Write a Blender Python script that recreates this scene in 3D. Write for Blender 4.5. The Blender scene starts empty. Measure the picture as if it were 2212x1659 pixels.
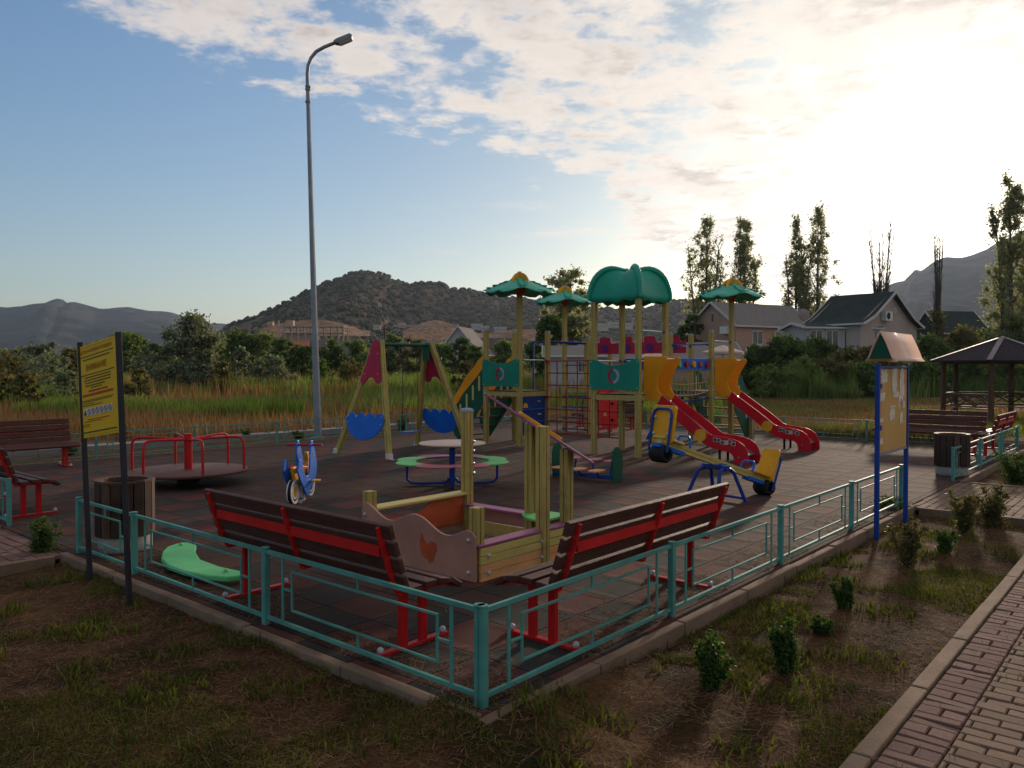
import bpy, bmesh, math, random
import numpy as np
from mathutils import Vector, Matrix, noise
random.seed(7); rng = np.random.default_rng(7)
R = math.radians
sc = bpy.context.scene
col = sc.collection

# ------------------------------------------------------------------ camera
H = 1.7
F = 1693.4            # focal length in pixels of a 2212 px wide picture
PITCH = math.atan(32.5 / F)
cam_d = bpy.data.cameras.new('camera'); cam = bpy.data.objects.new('camera', cam_d); col.objects.link(cam)
cam.location = (0, 0, H); cam.rotation_euler = (math.pi/2 - PITCH, 0, 0)
cam_d.sensor_width = 36; cam_d.lens = 36 * F / 2212; cam_d.clip_start = 0.05; cam_d.clip_end = 30000
sc.camera = cam

# ------------------------------------------------------------------ light
SUN_AZ, SUN_EL = R(28), R(11)
SD = Vector((math.sin(SUN_AZ)*math.cos(SUN_EL), math.cos(SUN_AZ)*math.cos(SUN_EL), math.sin(SUN_EL)))
sun_d = bpy.data.lights.new('sun', 'SUN'); sun = bpy.data.objects.new('sun', sun_d); col.objects.link(sun)
sun_d.energy = 3.3; sun_d.angle = R(3.5); sun_d.color = (1.0, 0.80, 0.62)
sun.rotation_euler = SD.to_track_quat('Z', 'Y').to_euler()
sc.view_settings.view_transform = 'Standard'; sc.view_settings.look = 'None'
sc.view_settings.exposure = 0.25; sc.view_settings.gamma = 1.0
try:
    sc.cycles.volume_bounces = 0; sc.cycles.max_bounces = 6; sc.cycles.transparent_max_bounces = 8
except Exception: pass

# ------------------------------------------------------------------ node helpers
class NT:
    def __init__(s, tree): s.t = tree; tree.nodes.clear()
    def n(s, typ, **kw):
        nd = s.t.nodes.new(typ)
        for k, v in kw.items(): setattr(nd, k, v)
        return nd
    def set(s, sock, v):
        if isinstance(v, bpy.types.NodeSocket): s.t.links.new(v, sock)
        elif v is not None: sock.default_value = v
    def math(s, op, a, b=None, c=None, clamp=False):
        nd = s.n('ShaderNodeMath', operation=op, use_clamp=clamp)
        s.set(nd.inputs[0], a)
        if b is not None: s.set(nd.inputs[1], b)
        if c is not None: s.set(nd.inputs[2], c)
        return nd.outputs[0]
    def vmath(s, op, a, b=None):
        nd = s.n('ShaderNodeVectorMath', operation=op); s.set(nd.inputs[0], a)
        if b is not None: s.set(nd.inputs[1], b)
        return nd.outputs['Value'] if op in ('DOT_PRODUCT', 'LENGTH') else nd.outputs[0]
    def comb(s, x, y, z=0.0):
        nd = s.n('ShaderNodeCombineXYZ'); s.set(nd.inputs[0], x); s.set(nd.inputs[1], y); s.set(nd.inputs[2], z); return nd.outputs[0]
    def sep(s, v):
        nd = s.n('ShaderNodeSeparateXYZ'); s.set(nd.inputs[0], v); return nd.outputs
    def mix(s, f, a, b, blend='MIX'):
        nd = s.n('ShaderNodeMix', data_type='RGBA', blend_type=blend)
        s.set(nd.inputs[0], f); s.set(nd.inputs[6], a); s.set(nd.inputs[7], b); return nd.outputs[2]
    def noise(s, vec, scale, detail=4, rough=0.5, dist=0.0):
        nd = s.n('ShaderNodeTexNoise'); s.set(nd.inputs['Vector'], vec)
        nd.inputs['Scale'].default_value = scale; nd.inputs['Detail'].default_value = detail
        nd.inputs['Roughness'].default_value = rough; nd.inputs['Distortion'].default_value = dist
        return nd.outputs['Fac']
    def ss(s, x, a, b):     # smoothstep
        nd = s.n('ShaderNodeMapRange', interpolation_type='SMOOTHSTEP'); s.set(nd.inputs['Value'], x)
        s.set(nd.inputs['From Min'], a); s.set(nd.inputs['From Max'], b); return nd.outputs[0]
    def ramp(s, x, stops, interp='LINEAR'):
        nd = s.n('ShaderNodeValToRGB'); cr = nd.color_ramp; cr.interpolation = interp
        while len(cr.elements) < len(stops): cr.elements.new(0.5)
        for e, (p, c) in zip(cr.elements, stops):
            e.position = p; e.color = tuple(c) + (1,) if len(c) == 3 else c
        s.set(nd.inputs[0], x); return nd.outputs[0]
def C4(c): return (c[0], c[1], c[2], 1.0)

# ------------------------------------------------------------------ world
wd = bpy.data.worlds.new('World'); sc.world = wd; wd.use_nodes = True
w = NT(wd.node_tree)
out = w.n('ShaderNodeOutputWorld'); bg = w.n('ShaderNodeBackground')
SKY = 0.10
bg.inputs['Strength'].default_value = SKY
sky = w.n('ShaderNodeTexSky', sky_type='NISHITA', sun_disc=False)
sky.sun_elevation = SUN_EL; sky.sun_rotation = SUN_AZ; sky.air_density = 1.0; sky.dust_density = 1.0; sky.ozone_density = 1.2
tc = w.n('ShaderNodeTexCoord').outputs['Generated']
dx, dy, dz = w.sep(tc)
zc = w.math('MAXIMUM', dz, 0.0)
den = w.math('ADD', zc, 0.06)
U = w.math('DIVIDE', dx, den); V = w.math('DIVIDE', dy, den)
P = w.comb(U, V)
az = w.math('ARCTAN2', dx, dy)                    # radians, + right
el = w.math('ARCSINE', dz)
# cloud field on a flat layer
n1 = w.noise(P, 1.3, 2, 0.5, 0.2)
n2 = w.noise(P, 3.7, 8, 0.60, 0.15)
n3 = w.noise(P, 11.0, 5, 0.62, 0.2)
fld = w.math('ADD', w.math('MULTIPLY', n1, 0.28), w.math('ADD', w.math('MULTIPLY', n2, 0.50), w.math('MULTIPLY', n3, 0.22)))
# lower edge of the cloud bank as elevation against azimuth
azn = w.math('DIVIDE', w.math('ADD', az, 0.8), 1.6, clamp=True)
line = w.ramp(azn, [(0.0, (1.0,)*3), (0.10, (0.80,)*3), (0.22, (0.72,)*3), (0.32, (0.62,)*3), (0.44, (0.56,)*3), (0.50, (0.50,)*3), (0.56, (0.42,)*3), (0.60, (0.30,)*3), (0.66, (0.16,)*3), (0.76, (0.0,)*3)])
dl = w.math('SUBTRACT', w.math('DIVIDE', el, 0.5), line)
bias = w.math('MULTIPLY', w.math('SUBTRACT', w.ss(dl, -0.14, 0.14), 0.5), 0.20)
sunv = w.vmath('DOT_PRODUCT', tc, tuple(SD))
sunp = w.math('MAXIMUM', sunv, 0.0)
cov = w.math('ADD', w.math('ADD', fld, bias), w.math('MULTIPLY', w.math('POWER', sunp, 12.0), 0.05))
cl = w.ss(cov, 0.530, 0.650)
st = w.noise(w.comb(w.math('MULTIPLY', az, 5.0), w.math('MULTIPLY', el, 46.0)), 1.0, 5, 0.55, 0.2)
stm = w.math('MULTIPLY', w.ss(st, 0.55, 0.72), w.math('MULTIPLY', w.ss(az, -0.20, 0.22), w.math('SUBTRACT', 1.0, w.ss(el, 0.20, 0.30))))
cl = w.math('MAXIMUM', cl, w.math('MULTIPLY', stm, 0.8))
# side turned to the sun is brighter: same field sampled a little towards the sun
Ps = w.vmath('ADD', P, (0.10, 0.22, 0.0))
n2s = w.noise(Ps, 3.7, 4, 0.6, 0.15)
lit = w.ss(w.math('SUBTRACT', n2, n2s), -0.16, 0.12)
body = w.math('MULTIPLY', w.ss(cov, 0.58, 0.70), w.math('SUBTRACT', 1.0, w.math('MULTIPLY', lit, 0.75)))
k = 1.0 / SKY
glow2 = w.math('POWER', sunp, 4.0)
ccol = w.mix(body, (0.72*k, 0.68*k, 0.65*k, 1), (0.40*k, 0.37*k, 0.37*k, 1))
ccol = w.mix(1.0, ccol, w.mix(glow2, (0.86, 0.84, 0.84, 1), (1.20, 1.13, 1.02, 1)), 'MULTIPLY')
elm = w.ss(el, 0.0, 0.42)
skyt = w.mix(elm, (0.96, 1.02, 1.12, 1), (0.86, 1.10, 1.38, 1))
skyt = w.mix(w.math('MULTIPLY', glow2, 0.8), skyt, (0.40, 0.46, 0.50, 1))
skyc = w.mix(1.0, sky.outputs[0], skyt, 'MULTIPLY')
res = w.mix(cl, skyc, ccol)
gl = w.math('ADD', w.math('MULTIPLY', w.math('POWER', sunp, 48.0), 0.36*k), w.math('MULTIPLY', glow2, 0.02*k))
gl = w.math('ADD', gl, w.math('MULTIPLY', w.math('POWER', sunp, 240.0), 1.6*k))
glc = w.n('ShaderNodeVectorMath', operation='SCALE'); glc.inputs[0].default_value = (1.0, 0.92, 0.78); w.set(glc.inputs['Scale'], gl)
res = w.mix(1.0, res, glc.outputs[0], 'ADD')
w.set(bg.inputs['Color'], res); w.t.links.new(bg.outputs[0], out.inputs['Surface'])

# ------------------------------------------------------------------ placing
CX, CY = 1106.0, 829.5
cp, sp = math.cos(PITCH), math.sin(PITCH)
def ray(px, py):
    x = (px - CX)/F; y = -(py - CY)/F
    return Vector((x, cp + y*sp, -sp + y*cp))
def G(px, py, z=0.0):
    d = ray(px, py); t = (z - H)/d.z
    return Vector((d.x*t, d.y*t, z))
def AT(px, py, Y):
    d = ray(px, py); t = Y/d.y
    return Vector((d.x*t, Y, H + d.z*t))
C0 = G(1043, 1527)
UA = math.atan2(.7585, .6517)      # the playground grid
ud = Vector((math.cos(UA), math.sin(UA), 0)); vd = Vector((-math.sin(UA), math.cos(UA), 0))
def W(u, v, z=0.0):
    p = C0 + ud*u + vd*v; return Vector((p.x, p.y, z))
def UV(p):
    d = Vector((p.x - C0.x, p.y - C0.y, 0)); return d.dot(ud), d.dot(vd)

# ------------------------------------------------------------------ objects
def tag(o, label=None, cat=None, group=None, kind=None):
    if label: o['label'] = label
    if cat: o['category'] = cat
    if group: o['group'] = group
    if kind: o['kind'] = kind
    return o
def thing(name, label, cat, loc=(0, 0, 0), rz=0.0, group=None):
    o = bpy.data.objects.new(name, None); col.objects.link(o); o.empty_display_size = 0.2
    o.location = loc; o.rotation_euler = (0, 0, rz)
    return tag(o, label, cat, group)
def kids(o): return [c for c in bpy.data.objects if c.parent is o]
def copy_tree(o, parent=None):
    c = o.copy(); col.objects.link(c)
    if parent: c.parent = parent
    for ch in kids(o): copy_tree(ch, c)
    return c

class MB:
    """collects shapes, builds one mesh object"""
    def __init__(s): s.v = []; s.f = []; s.sm = []
    def add(s, vs, fs, smooth=False):
        b = len(s.v); s.v += [tuple(x) for x in vs]; s.f += [tuple(i + b for i in f) for f in fs]; s.sm += [smooth]*len(fs); return s
    def box(s, c, d, rot=None):
        hx, hy, hz = d[0]/2, d[1]/2, d[2]/2
        vs = [Vector((x, y, z)) for x in (-hx, hx) for y in (-hy, hy) for z in (-hz, hz)]
        if rot is not None: vs = [rot @ p for p in vs]
        vs = [p + Vector(c) for p in vs]
        return s.add(vs, [(0,1,3,2),(4,6,7,5),(0,4,5,1),(2,3,7,6),(0,2,6,4),(1,5,7,3)])
    def bar(s, a, b, w_, h_, up=(0, 0, 1)):
        a, b = Vector(a), Vector(b); d = (b - a); L = d.length; d.normalize(); upv = Vector(up)
        if abs(d.dot(upv)) > .98: upv = Vector((1, 0, 0))
        y = upv.cross(d).normalized(); z = d.cross(y)
        m = Matrix((d, y, z)).transposed()
        return s.box((a + b)/2, (L, w_, h_), m)
    def tube(s, pts, r, n=10, caps=True, smooth=True):
        pts = [Vector(p) for p in pts]; m = len(pts)
        rs = r if isinstance(r, (list, tuple)) else [r]*m
        ref = Vector((0, 0, 1)); rings = []; prev = None
        for i, p in enumerate(pts):
            d = (pts[min(i+1, m-1)] - pts[max(i-1, 0)]).normalized()
            if prev is None:
                a = ref if abs(d.z) < .9 else Vector((1, 0, 0))
                x = a.cross(d).normalized()
            else:
                x = (prev - d*prev.dot(d)); x = x.normalized() if x.length > 1e-6 else Vector((1,0,0)).cross(d).normalized()
            prev = x; y = d.cross(x)
            rings.append([p + (x*math.cos(2*math.pi*k/n) + y*math.sin(2*math.pi*k/n))*rs[i] for k in range(n)])
        vs = [q for ring in rings for q in ring]; fs = []
        for i in range(m-1):
            for k in range(n):
                k2 = (k+1) % n; fs.append((i*n+k, i*n+k2, (i+1)*n+k2, (i+1)*n+k))
        s.add(vs, fs, smooth)
        if caps:
            s.add(rings[0], [tuple(range(n))[::-1]]); s.add(rings[-1], [tuple(range(n))])
        return s
    def cyl(s, c, r, h, n=24, axis='z', smooth=True):
        c = Vector(c); d = {'x': Vector((1,0,0)), 'y': Vector((0,1,0)), 'z': Vector((0,0,1))}[axis]*(h/2)
        return s.tube([c - d, c + d], r, n, True, smooth)
    def prism(s, poly, t, O=(0,0,0), X=(1,0,0), Y=(0,0,1)):
        """polygon in the plane (X, Y) through O, thickness t centred on it"""
        O, X, Y = Vector(O), Vector(X).normalized(), Vector(Y).normalized(); N = X.cross(Y)
        n = len(poly); A = [O + X*p[0] + Y*p[1] - N*(t/2) for p in poly]; B = [q + N*t for q in A]
        fs = [tuple(range(n))[::-1], tuple(range(n, 2*n))] + [(i, (i+1) % n, (i+1) % n + n, i+n) for i in range(n)]
        return s.add(A + B, fs)
    def lathe(s, prof, c=(0, 0, 0), n=32, smooth=True):
        c = Vector(c); vs = []; m = len(prof)
        for (r, z) in prof:
            for k in range(n):
                a = 2*math.pi*k/n; vs.append(c + Vector((r*math.cos(a), r*math.sin(a), z)))
        fs = [(i*n+k, i*n+(k+1) % n, (i+1)*n+(k+1) % n, (i+1)*n+k) for i in range(m-1) for k in range(n)]
        return s.add(vs, fs, smooth)
    def ball(s, c, r, n=10, m=6, sz=1.0):
        prof = [(r*math.sin(math.pi*i/m) + 1e-5, -r*sz*math.cos(math.pi*i/m)) for i in range(m+1)]
        return s.lathe(prof, c, n)
    def build(s, name, m, parent=None, bev=0.0, seg=2, loc=None, rz=None):
        me = bpy.data.meshes.new(name); me.from_pydata(s.v, [], s.f)
        bm = bmesh.new(); bm.from_mesh(me); bmesh.ops.recalc_face_normals(bm, faces=bm.faces)
        bm.to_mesh(me); bm.free()
        me.polygons.foreach_set('use_smooth', s.sm)
        me.materials.append(m); o = bpy.data.objects.new(name, me); col.objects.link(o)
        if parent: o.parent = parent
        if loc is not None: o.location = loc
        if rz is not None: o.rotation_euler = (0, 0, rz)
        if bev > 0:
            b = o.modifiers.new('bevel', 'BEVEL'); b.width = bev; b.segments = seg; b.limit_method = 'ANGLE'; b.angle_limit = R(40)
        return o

def fast_mesh(name, verts, faces, m, parent=None, smooth=False, loops=None):
    """verts (n,3), faces (k,3) or (k,4) numpy"""
    me = bpy.data.meshes.new(name); k, q = faces.shape
    me.vertices.add(len(verts)); me.vertices.foreach_set('co', np.asarray(verts, dtype=np.float32).ravel())
    me.loops.add(k*q); me.loops.foreach_set('vertex_index', faces.astype(np.int32).ravel())
    me.polygons.add(k); me.polygons.foreach_set('loop_start', np.arange(0, k*q, q, dtype=np.int32))
    try: me.polygons.foreach_set('loop_total', np.full(k, q, dtype=np.int32))
    except Exception: pass
    if smooth: me.polygons.foreach_set('use_smooth', np.ones(k, dtype=bool))
    me.update(calc_edges=True); me.validate()
    me.materials.append(m); o = bpy.data.objects.new(name, me); col.objects.link(o)
    if parent: o.parent = parent
    return o

def text_mesh(txt, size, align='CENTER'):
    c = bpy.data.curves.new('t', 'FONT'); c.body = txt; c.size = size; c.align_x = align; c.align_y = 'CENTER'; c.extrude = 0.0008
    o = bpy.data.objects.new('t', c); col.objects.link(o)
    dg = bpy.context.evaluated_depsgraph_get(); me = bpy.data.meshes.new_from_object(o.evaluated_get(dg))
    vs = [v.co.copy() for v in me.vertices]; fs = [tuple(p.vertices) for p in me.polygons]
    bpy.data.objects.remove(o); bpy.data.curves.remove(c); bpy.data.meshes.remove(me)
    return vs, fs

# ------------------------------------------------------------------ materials
def mat(name, c, rough=0.6, var=0.18, scale=3.0, bump=0.0, bscale=40.0, metal=0.0, dirt=None, dirt_amt=0.35, dscale=2.0, spec=0.18, coat=0.0, stretch=None):
    m = bpy.data.materials.new(name); m.use_nodes = True; t = NT(m.node_tree)
    o = t.n('ShaderNodeOutputMaterial'); b = t.n('ShaderNodeBsdfPrincipled')
    co = t.n('ShaderNodeTexCoord').outputs['Object']
    if stretch:
        mp = t.n('ShaderNodeMapping'); t.set(mp.inputs[0], co); mp.inputs['Scale'].default_value = stretch; cs = mp.outputs[0]
    else: cs = co
    n = t.noise(cs, scale, 6, 0.6)
    lo = tuple(x*(1-var) for x in c); hi = tuple(min(1, x*(1+var)) for x in c)
    cc = t.mix(t.ss(n, 0.3, 0.7), C4(lo), C4(hi))
    if dirt is not None:
        dn = t.noise(co, dscale, 8, 0.68, 0.4)
        cc = t.mix(t.math('MULTIPLY', t.ss(dn, 0.5, 0.72), dirt_amt), cc, C4(dirt))
    wn_ = t.noise(co, 23.0, 7, 0.75, 0.3); w2 = t.noise(co, 1.7, 3, 0.6)
    cc = t.mix(t.math('MULTIPLY', t.ss(wn_, 0.60, 0.74), t.math('MULTIPLY', w2, 0.55)), cc, C4(tuple(min(.8, x*.55 + .16) for x in c)))
    cc = t.mix(t.math('MULTIPLY', t.ss(t.math('SUBTRACT', 1.0, wn_), 0.58, 0.74), 0.35), cc, C4(tuple(x*.35 + .01 for x in c)))
    t.set(b.inputs['Base Color'], cc)
    rn = t.noise(co, scale*4, 4, 0.6)
    t.set(b.inputs['Roughness'], t.math('ADD', t.math('MULTIPLY', rn, 0.24), min(.88, rough + .06) - 0.12))
    b.inputs['Metallic'].default_value = metal; b.inputs['Specular IOR Level'].default_value = spec
    b.inputs['Coat Weight'].default_value = coat; b.inputs['Coat Roughness'].default_value = 0.25
    if bump > 0:
        bp = t.n('ShaderNodeBump'); bp.inputs['Strength'].default_value = bump; bp.inputs['Distance'].default_value = 0.01
        t.set(bp.inputs['Height'], t.noise(cs, bscale, 5, 0.6)); t.set(b.inputs['Normal'], bp.outputs[0])
    t.t.links.new(b.outputs[0], o.inputs['Surface'])
    return m
DIRT = (0.06, 0.045, 0.03)
M = {}
M['teal'] = mat('teal_fence_paint', (0.075, 0.245, 0.205), 0.55, 0.15, 4, 0.15, 60, dirt=(0.10, 0.12, 0.10), dirt_amt=0.45, dscale=7)
M['red'] = mat('red_paint', (0.46, 0.012, 0.012), 0.38, 0.12, 5, 0.1, 50, dirt=(0.16, 0.02, 0.015), dscale=6)
M['plank'] = mat('brown_bench_plank', (0.075, 0.026, 0.019), 0.5, 0.25, 3, 0.35, 60, dirt=(0.10, 0.05, 0.04), dirt_amt=.5, dscale=5, stretch=(1, 12, 12))
M['post'] = mat('yellow_post_paint', (0.40, 0.295, 0.085), 0.5, 0.14, 3, 0.2, 50, dirt=(0.12, 0.10, 0.05), dirt_amt=.5, dscale=4, stretch=(8, 8, 1))
M['groove'] = mat('groove_shadow_timber', (0.06, 0.045, 0.02), 0.8)
M['capgrey'] = mat('grey_cap', (0.28, 0.30, 0.34), 0.45)
M['green'] = mat('green_board', (0.008, 0.20, 0.130), 0.42, 0.10, 3, 0.1, 80, dirt=(0.03, 0.10, 0.07), dirt_amt=.3)
M['dkgreen'] = mat('dark_green_board', (0.008, 0.075, 0.042), 0.45, 0.10, 3)
M['roofgreen'] = mat('green_plastic_roof', (0.014, 0.27, 0.175), 0.35, 0.12, 2, 0.1, 20, dirt=(0.03, 0.15, 0.11), dirt_amt=.4)
M['leafgreen'] = mat('palm_plastic', (0.06, 0.37, 0.25), 0.5, 0.2, 6, 0.2, 30, dirt=(0.16, 0.30, 0.22), dirt_amt=.6, dscale=5)
M['orange'] = mat('orange_board', (0.72, 0.265, 0.006), 0.4, 0.10, 2, 0.1, 80, dirt=(0.35, 0.14, 0.02), dirt_amt=.4)
M['yel'] = mat('yellow_board', (0.72, 0.33, 0.012), 0.4, 0.12, 3, 0.1, 80, dirt=(0.40, 0.20, 0.03), dirt_amt=.4)
M['slide'] = mat('red_slide_board', (0.52, 0.008, 0.018), 0.34, 0.08, 2, 0.05, 80, dirt=(0.25, 0.02, 0.03), dirt_amt=.35)
M['crimson'] = mat('crimson_board', (0.36, 0.012, 0.045), 0.4, 0.10, 3)
M['redboard'] = mat('bright_red_board', (0.62, 0.012, 0.015), 0.4, 0.08, 3)
M['blue'] = mat('blue_paint', (0.010, 0.045, 0.24), 0.4, 0.12, 4, 0.1, 60)
M['blueb'] = mat('blue_board', (0.008, 0.115, 0.50), 0.36, 0.10, 3, 0.08, 60, dirt=(0.02, 0.07, 0.2), dirt_amt=.3)
M['dkblue'] = mat('dark_blue_board', (0.010, 0.035, 0.16), 0.4, 0.10, 3)
M['chrome'] = mat('bare_steel', (0.55, 0.55, 0.57), 0.28, 0.1, 5, metal=0.9)
M['bolt'] = mat('bolt_cap', (0.42, 0.42, 0.44), 0.4, 0.1, 20)
M['black'] = mat('black_rubber', (0.012, 0.012, 0.013), 0.65, 0.2, 9)
M['purple'] = mat('purple_board', (0.26, 0.075, 0.155), 0.38, 0.14, 3, 0.1, 50, dirt=(0.30, 0.14, 0.20), dirt_amt=.5)
M['pink'] = mat('pink_board', (0.42, 0.12, 0.14), 0.42, 0.14, 3, 0.1, 50, dirt=(0.30, 0.16, 0.14), dirt_amt=.5)
M['lime'] = mat('light_green_board', (0.12, 0.46, 0.12), 0.42, 0.14, 3, 0.1, 50, dirt=(0.16, 0.34, 0.16), dirt_amt=.5)
M['mint'] = mat('mint_plastic', (0.10, 0.46, 0.16), 0.5, 0.14, 4, 0.15, 50, dirt=(0.20, 0.36, 0.18), dirt_amt=.6, dscale=6)
M['tabletop'] = mat('beige_table_top', (0.52, 0.36, 0.27), 0.35, 0.10, 4, 0.1, 60, dirt=(0.40, 0.26, 0.20), dirt_amt=.4)
M['salmon'] = mat('salmon_board', (0.42, 0.21, 0.155), 0.45, 0.10, 3, 0.12, 50, dirt=(0.30, 0.15, 0.11), dirt_amt=.5)
M['apricot'] = mat('apricot_plank', (0.62, 0.30, 0.12), 0.45, 0.12, 3, 0.2, 50, dirt=(0.40, 0.2, 0.1), dirt_amt=.5, stretch=(1, 8, 8))
M['paleyel'] = mat('pale_yellow_plank', (0.52, 0.40, 0.12), 0.45, 0.12, 3, 0.2, 50, dirt=(0.32, 0.24, 0.08), dirt_amt=.5, stretch=(1, 8, 8))
M['rust'] = mat('rust_orange_paint', (0.42, 0.085, 0.03), 0.5, 0.15, 6)
M['white'] = mat('white_paint', (0.62, 0.60, 0.56), 0.45, 0.08, 4, dirt=(0.3, 0.27, 0.22), dirt_amt=.4)
M['concrete'] = mat('concrete', (0.30, 0.27, 0.24), 0.85, 0.2, 4, 0.4, 50, dirt=(0.14, 0.12, 0.10), dirt_amt=.6, dscale=5)
M['galv'] = mat('galvanised_steel', (0.22, 0.235, 0.26), 0.45, 0.15, 3, metal=0.35, dirt=(0.14, 0.14, 0.15))
M['darkpost'] = mat('dark_square_tube', (0.028, 0.026, 0.030), 0.5, 0.2, 4)
M['wood'] = mat('brown_timber', (0.085, 0.045, 0.028), 0.6, 0.3, 3, 0.4, 30, stretch=(10, 10, 1))
M['woodlt'] = mat('light_timber', (0.20, 0.115, 0.07), 0.6, 0.3, 3, 0.4, 30, stretch=(10, 10, 1))
M['darkwood'] = mat('dark_brown_timber', (0.045, 0.025, 0.018), 0.6, 0.3, 3, 0.3, 30)
M['signyel'] = mat('yellow_sign_sheet', (0.68, 0.40, 0.01), 0.5, 0.06, 2, dirt=(0.42, 0.26, 0.02), dirt_amt=.4)
M['signred'] = mat('sign_red_ink', (0.42, 0.07, 0.01), 0.5, 0.05)
M['signink'] = mat('sign_green_ink', (0.07, 0.08, 0.012), 0.5, 0.05)
M['paper'] = mat('torn_paper', (0.66, 0.58, 0.48), 0.8, 0.12, 14, dirt=(0.45, 0.36, 0.26), dirt_amt=.5, dscale=20)
M['board'] = mat('yellow_plywood', (0.52, 0.30, 0.085), 0.6, 0.12, 2, 0.2, 40, dirt=(0.42, 0.30, 0.16), dirt_amt=.6, dscale=7)
M['roofpink'] = mat('peach_sheet_metal', (0.76, 0.47, 0.34), 0.30, 0.06, 3, dirt=(0.5, 0.27, 0.18), dirt_amt=.4)
M['rope'] = mat('hemp_rope', (0.34, 0.27, 0.15), 0.85, 0.2, 30)

def mat_rubber():
    m = bpy.data.materials.new('rubber_tiles'); m.use_nodes = True; t = NT(m.node_tree)
    o = t.n('ShaderNodeOutputMaterial'); b = t.n('ShaderNodeBsdfPrincipled'); co = t.n('ShaderNodeTexCoord').outputs['Object']
    wob = t.noise(co, 1.3, 3, 0.5); wv = t.n('ShaderNodeVectorMath', operation='SCALE'); wv.inputs[0].default_value = (1, 0.7, 0); t.set(wv.inputs['Scale'], t.math('MULTIPLY', t.math('SUBTRACT', wob, 0.5), 0.06))
    pos = t.vmath('ADD', co, wv.outputs[0])
    sx, sy, sz = t.sep(pos)
    gx = t.math('DIVIDE', sx, 0.5); gy = t.math('DIVIDE', sy, 0.5)
    fx, fy = t.math('FLOOR', gx), t.math('FLOOR', gy)
    wn = t.n('ShaderNodeTexWhiteNoise', noise_dimensions='2D'); t.set(wn.inputs['Vector'], t.comb(fx, fy))
    chk = t.math('MODULO', t.math('ADD', t.math('ADD', fx, fy), 100.0), 2.0)
    sel = t.math('ADD', t.math('MULTIPLY', chk, 0.55), t.math('MULTIPLY', wn.outputs['Value'], 0.55))
    big = t.noise(co, 0.35, 3, 0.6)
    c1 = t.mix(t.ss(sel, 0.3, 0.75), (0.086, 0.030, 0.024, 1), (0.031, 0.031, 0.028, 1))
    c1 = t.mix(t.ss(big, 0.4, 0.65), c1, (0.056, 0.032, 0.023, 1))
    fine = t.noise(co, 160, 2, 0.6)
    c1 = t.mix(1.0, c1, t.mix(fine, (0.62, 0.62, 0.62, 1), (1.4, 1.35, 1.3, 1)), 'MULTIPLY')
    dn = t.noise(co, 2.2, 8, 0.7, 0.5)
    c1 = t.mix(t.math('MULTIPLY', t.ss(dn, 0.52, 0.75), 0.5), c1, (0.13, 0.085, 0.055, 1))
    # joints
    jx = t.math('ABSOLUTE', t.math('SUBTRACT', t.math('FRACT', gx), 0.5)); jy = t.math('ABSOLUTE', t.math('SUBTRACT', t.math('FRACT', gy), 0.5))
    j = t.math('MAXIMUM', jx, jy)
    jt = t.math('ADD', 0.470, t.math('MULTIPLY', t.noise(co, 3.0, 2), 0.02))
    js = t.ss(j, jt, 0.498)
    c1 = t.mix(t.math('MULTIPLY', js, 0.8), c1, (0.012, 0.010, 0.010, 1))
    t.set(b.inputs['Base Color'], c1); b.inputs['Roughness'].default_value = 0.9; b.inputs['Specular IOR Level'].default_value = 0.12
    hgt = t.math('ADD', t.math('MULTIPLY', js, -1.0), t.math('ADD', t.math('MULTIPLY', fine, 0.12), t.math('ADD', t.math('MULTIPLY', wn.outputs['Value'], 0.30), t.math('MULTIPLY', t.ss(j, 0.30, 0.48), 0.35))))
    bp = t.n('ShaderNodeBump'); bp.inputs['Strength'].default_value = 0.7; bp.inputs['Distance'].default_value = 0.02
    t.set(bp.inputs['Height'], hgt); t.set(b.inputs['Normal'], bp.outputs[0])
    t.t.links.new(b.outputs[0], o.inputs['Surface']); return m
M['rubber'] = mat_rubber()

def mat_ground(name, cols, scale=0.6, fine=30, bump=0.6, rough=0.95):
    m = bpy.data.materials.new(name); m.use_nodes = True; t = NT(m.node_tree)
    o = t.n('ShaderNodeOutputMaterial'); b = t.n('ShaderNodeBsdfPrincipled'); co = t.n('ShaderNodeTexCoord').outputs['Object']
    n = t.noise(co, scale, 8, 0.65, 0.6); f = t.noise(co, fine, 6, 0.7)
    c = t.ramp(n, [(0.30, cols[0]), (0.45, cols[1]), (0.56, cols[2]), (0.70, cols[3])])
    c = t.mix(1.0, c, t.mix(t.ss(f, 0.3, 0.7), (0.5, 0.5, 0.5, 1), (1.45, 1.4, 1.3, 1)), 'MULTIPLY')
    t.set(b.inputs['Base Color'], c); b.inputs['Roughness'].default_value = rough; b.inputs['Specular IOR Level'].default_value = 0.1
    bp = t.n('ShaderNodeBump'); bp.inputs['Strength'].default_value = bump; bp.inputs['Distance'].default_value = 0.04
    t.set(bp.inputs['Height'], f); t.set(b.inputs['Normal'], bp.outputs[0])
    t.t.links.new(b.outputs[0], o.inputs['Surface']); return m
M['soil'] = mat_ground('lawn_soil', [(0.018, 0.020, 0.005), (0.056, 0.026, 0.010), (0.105, 0.052, 0.021), (0.032, 0.029, 0.007)], 1.6, 45)
M['field'] = mat_ground('field_ground', [(0.055, 0.062, 0.018), (0.115, 0.080, 0.035), (0.165, 0.105, 0.050), (0.070, 0.075, 0.022)], 0.12, 4)
M['hillsoil'] = mat_ground('hill_slope', [(0.040, 0.042, 0.024), (0.090, 0.064, 0.040), (0.140, 0.085, 0.052), (0.060, 0.054, 0.032)], 0.012, 0.09, 0.3)
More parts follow.
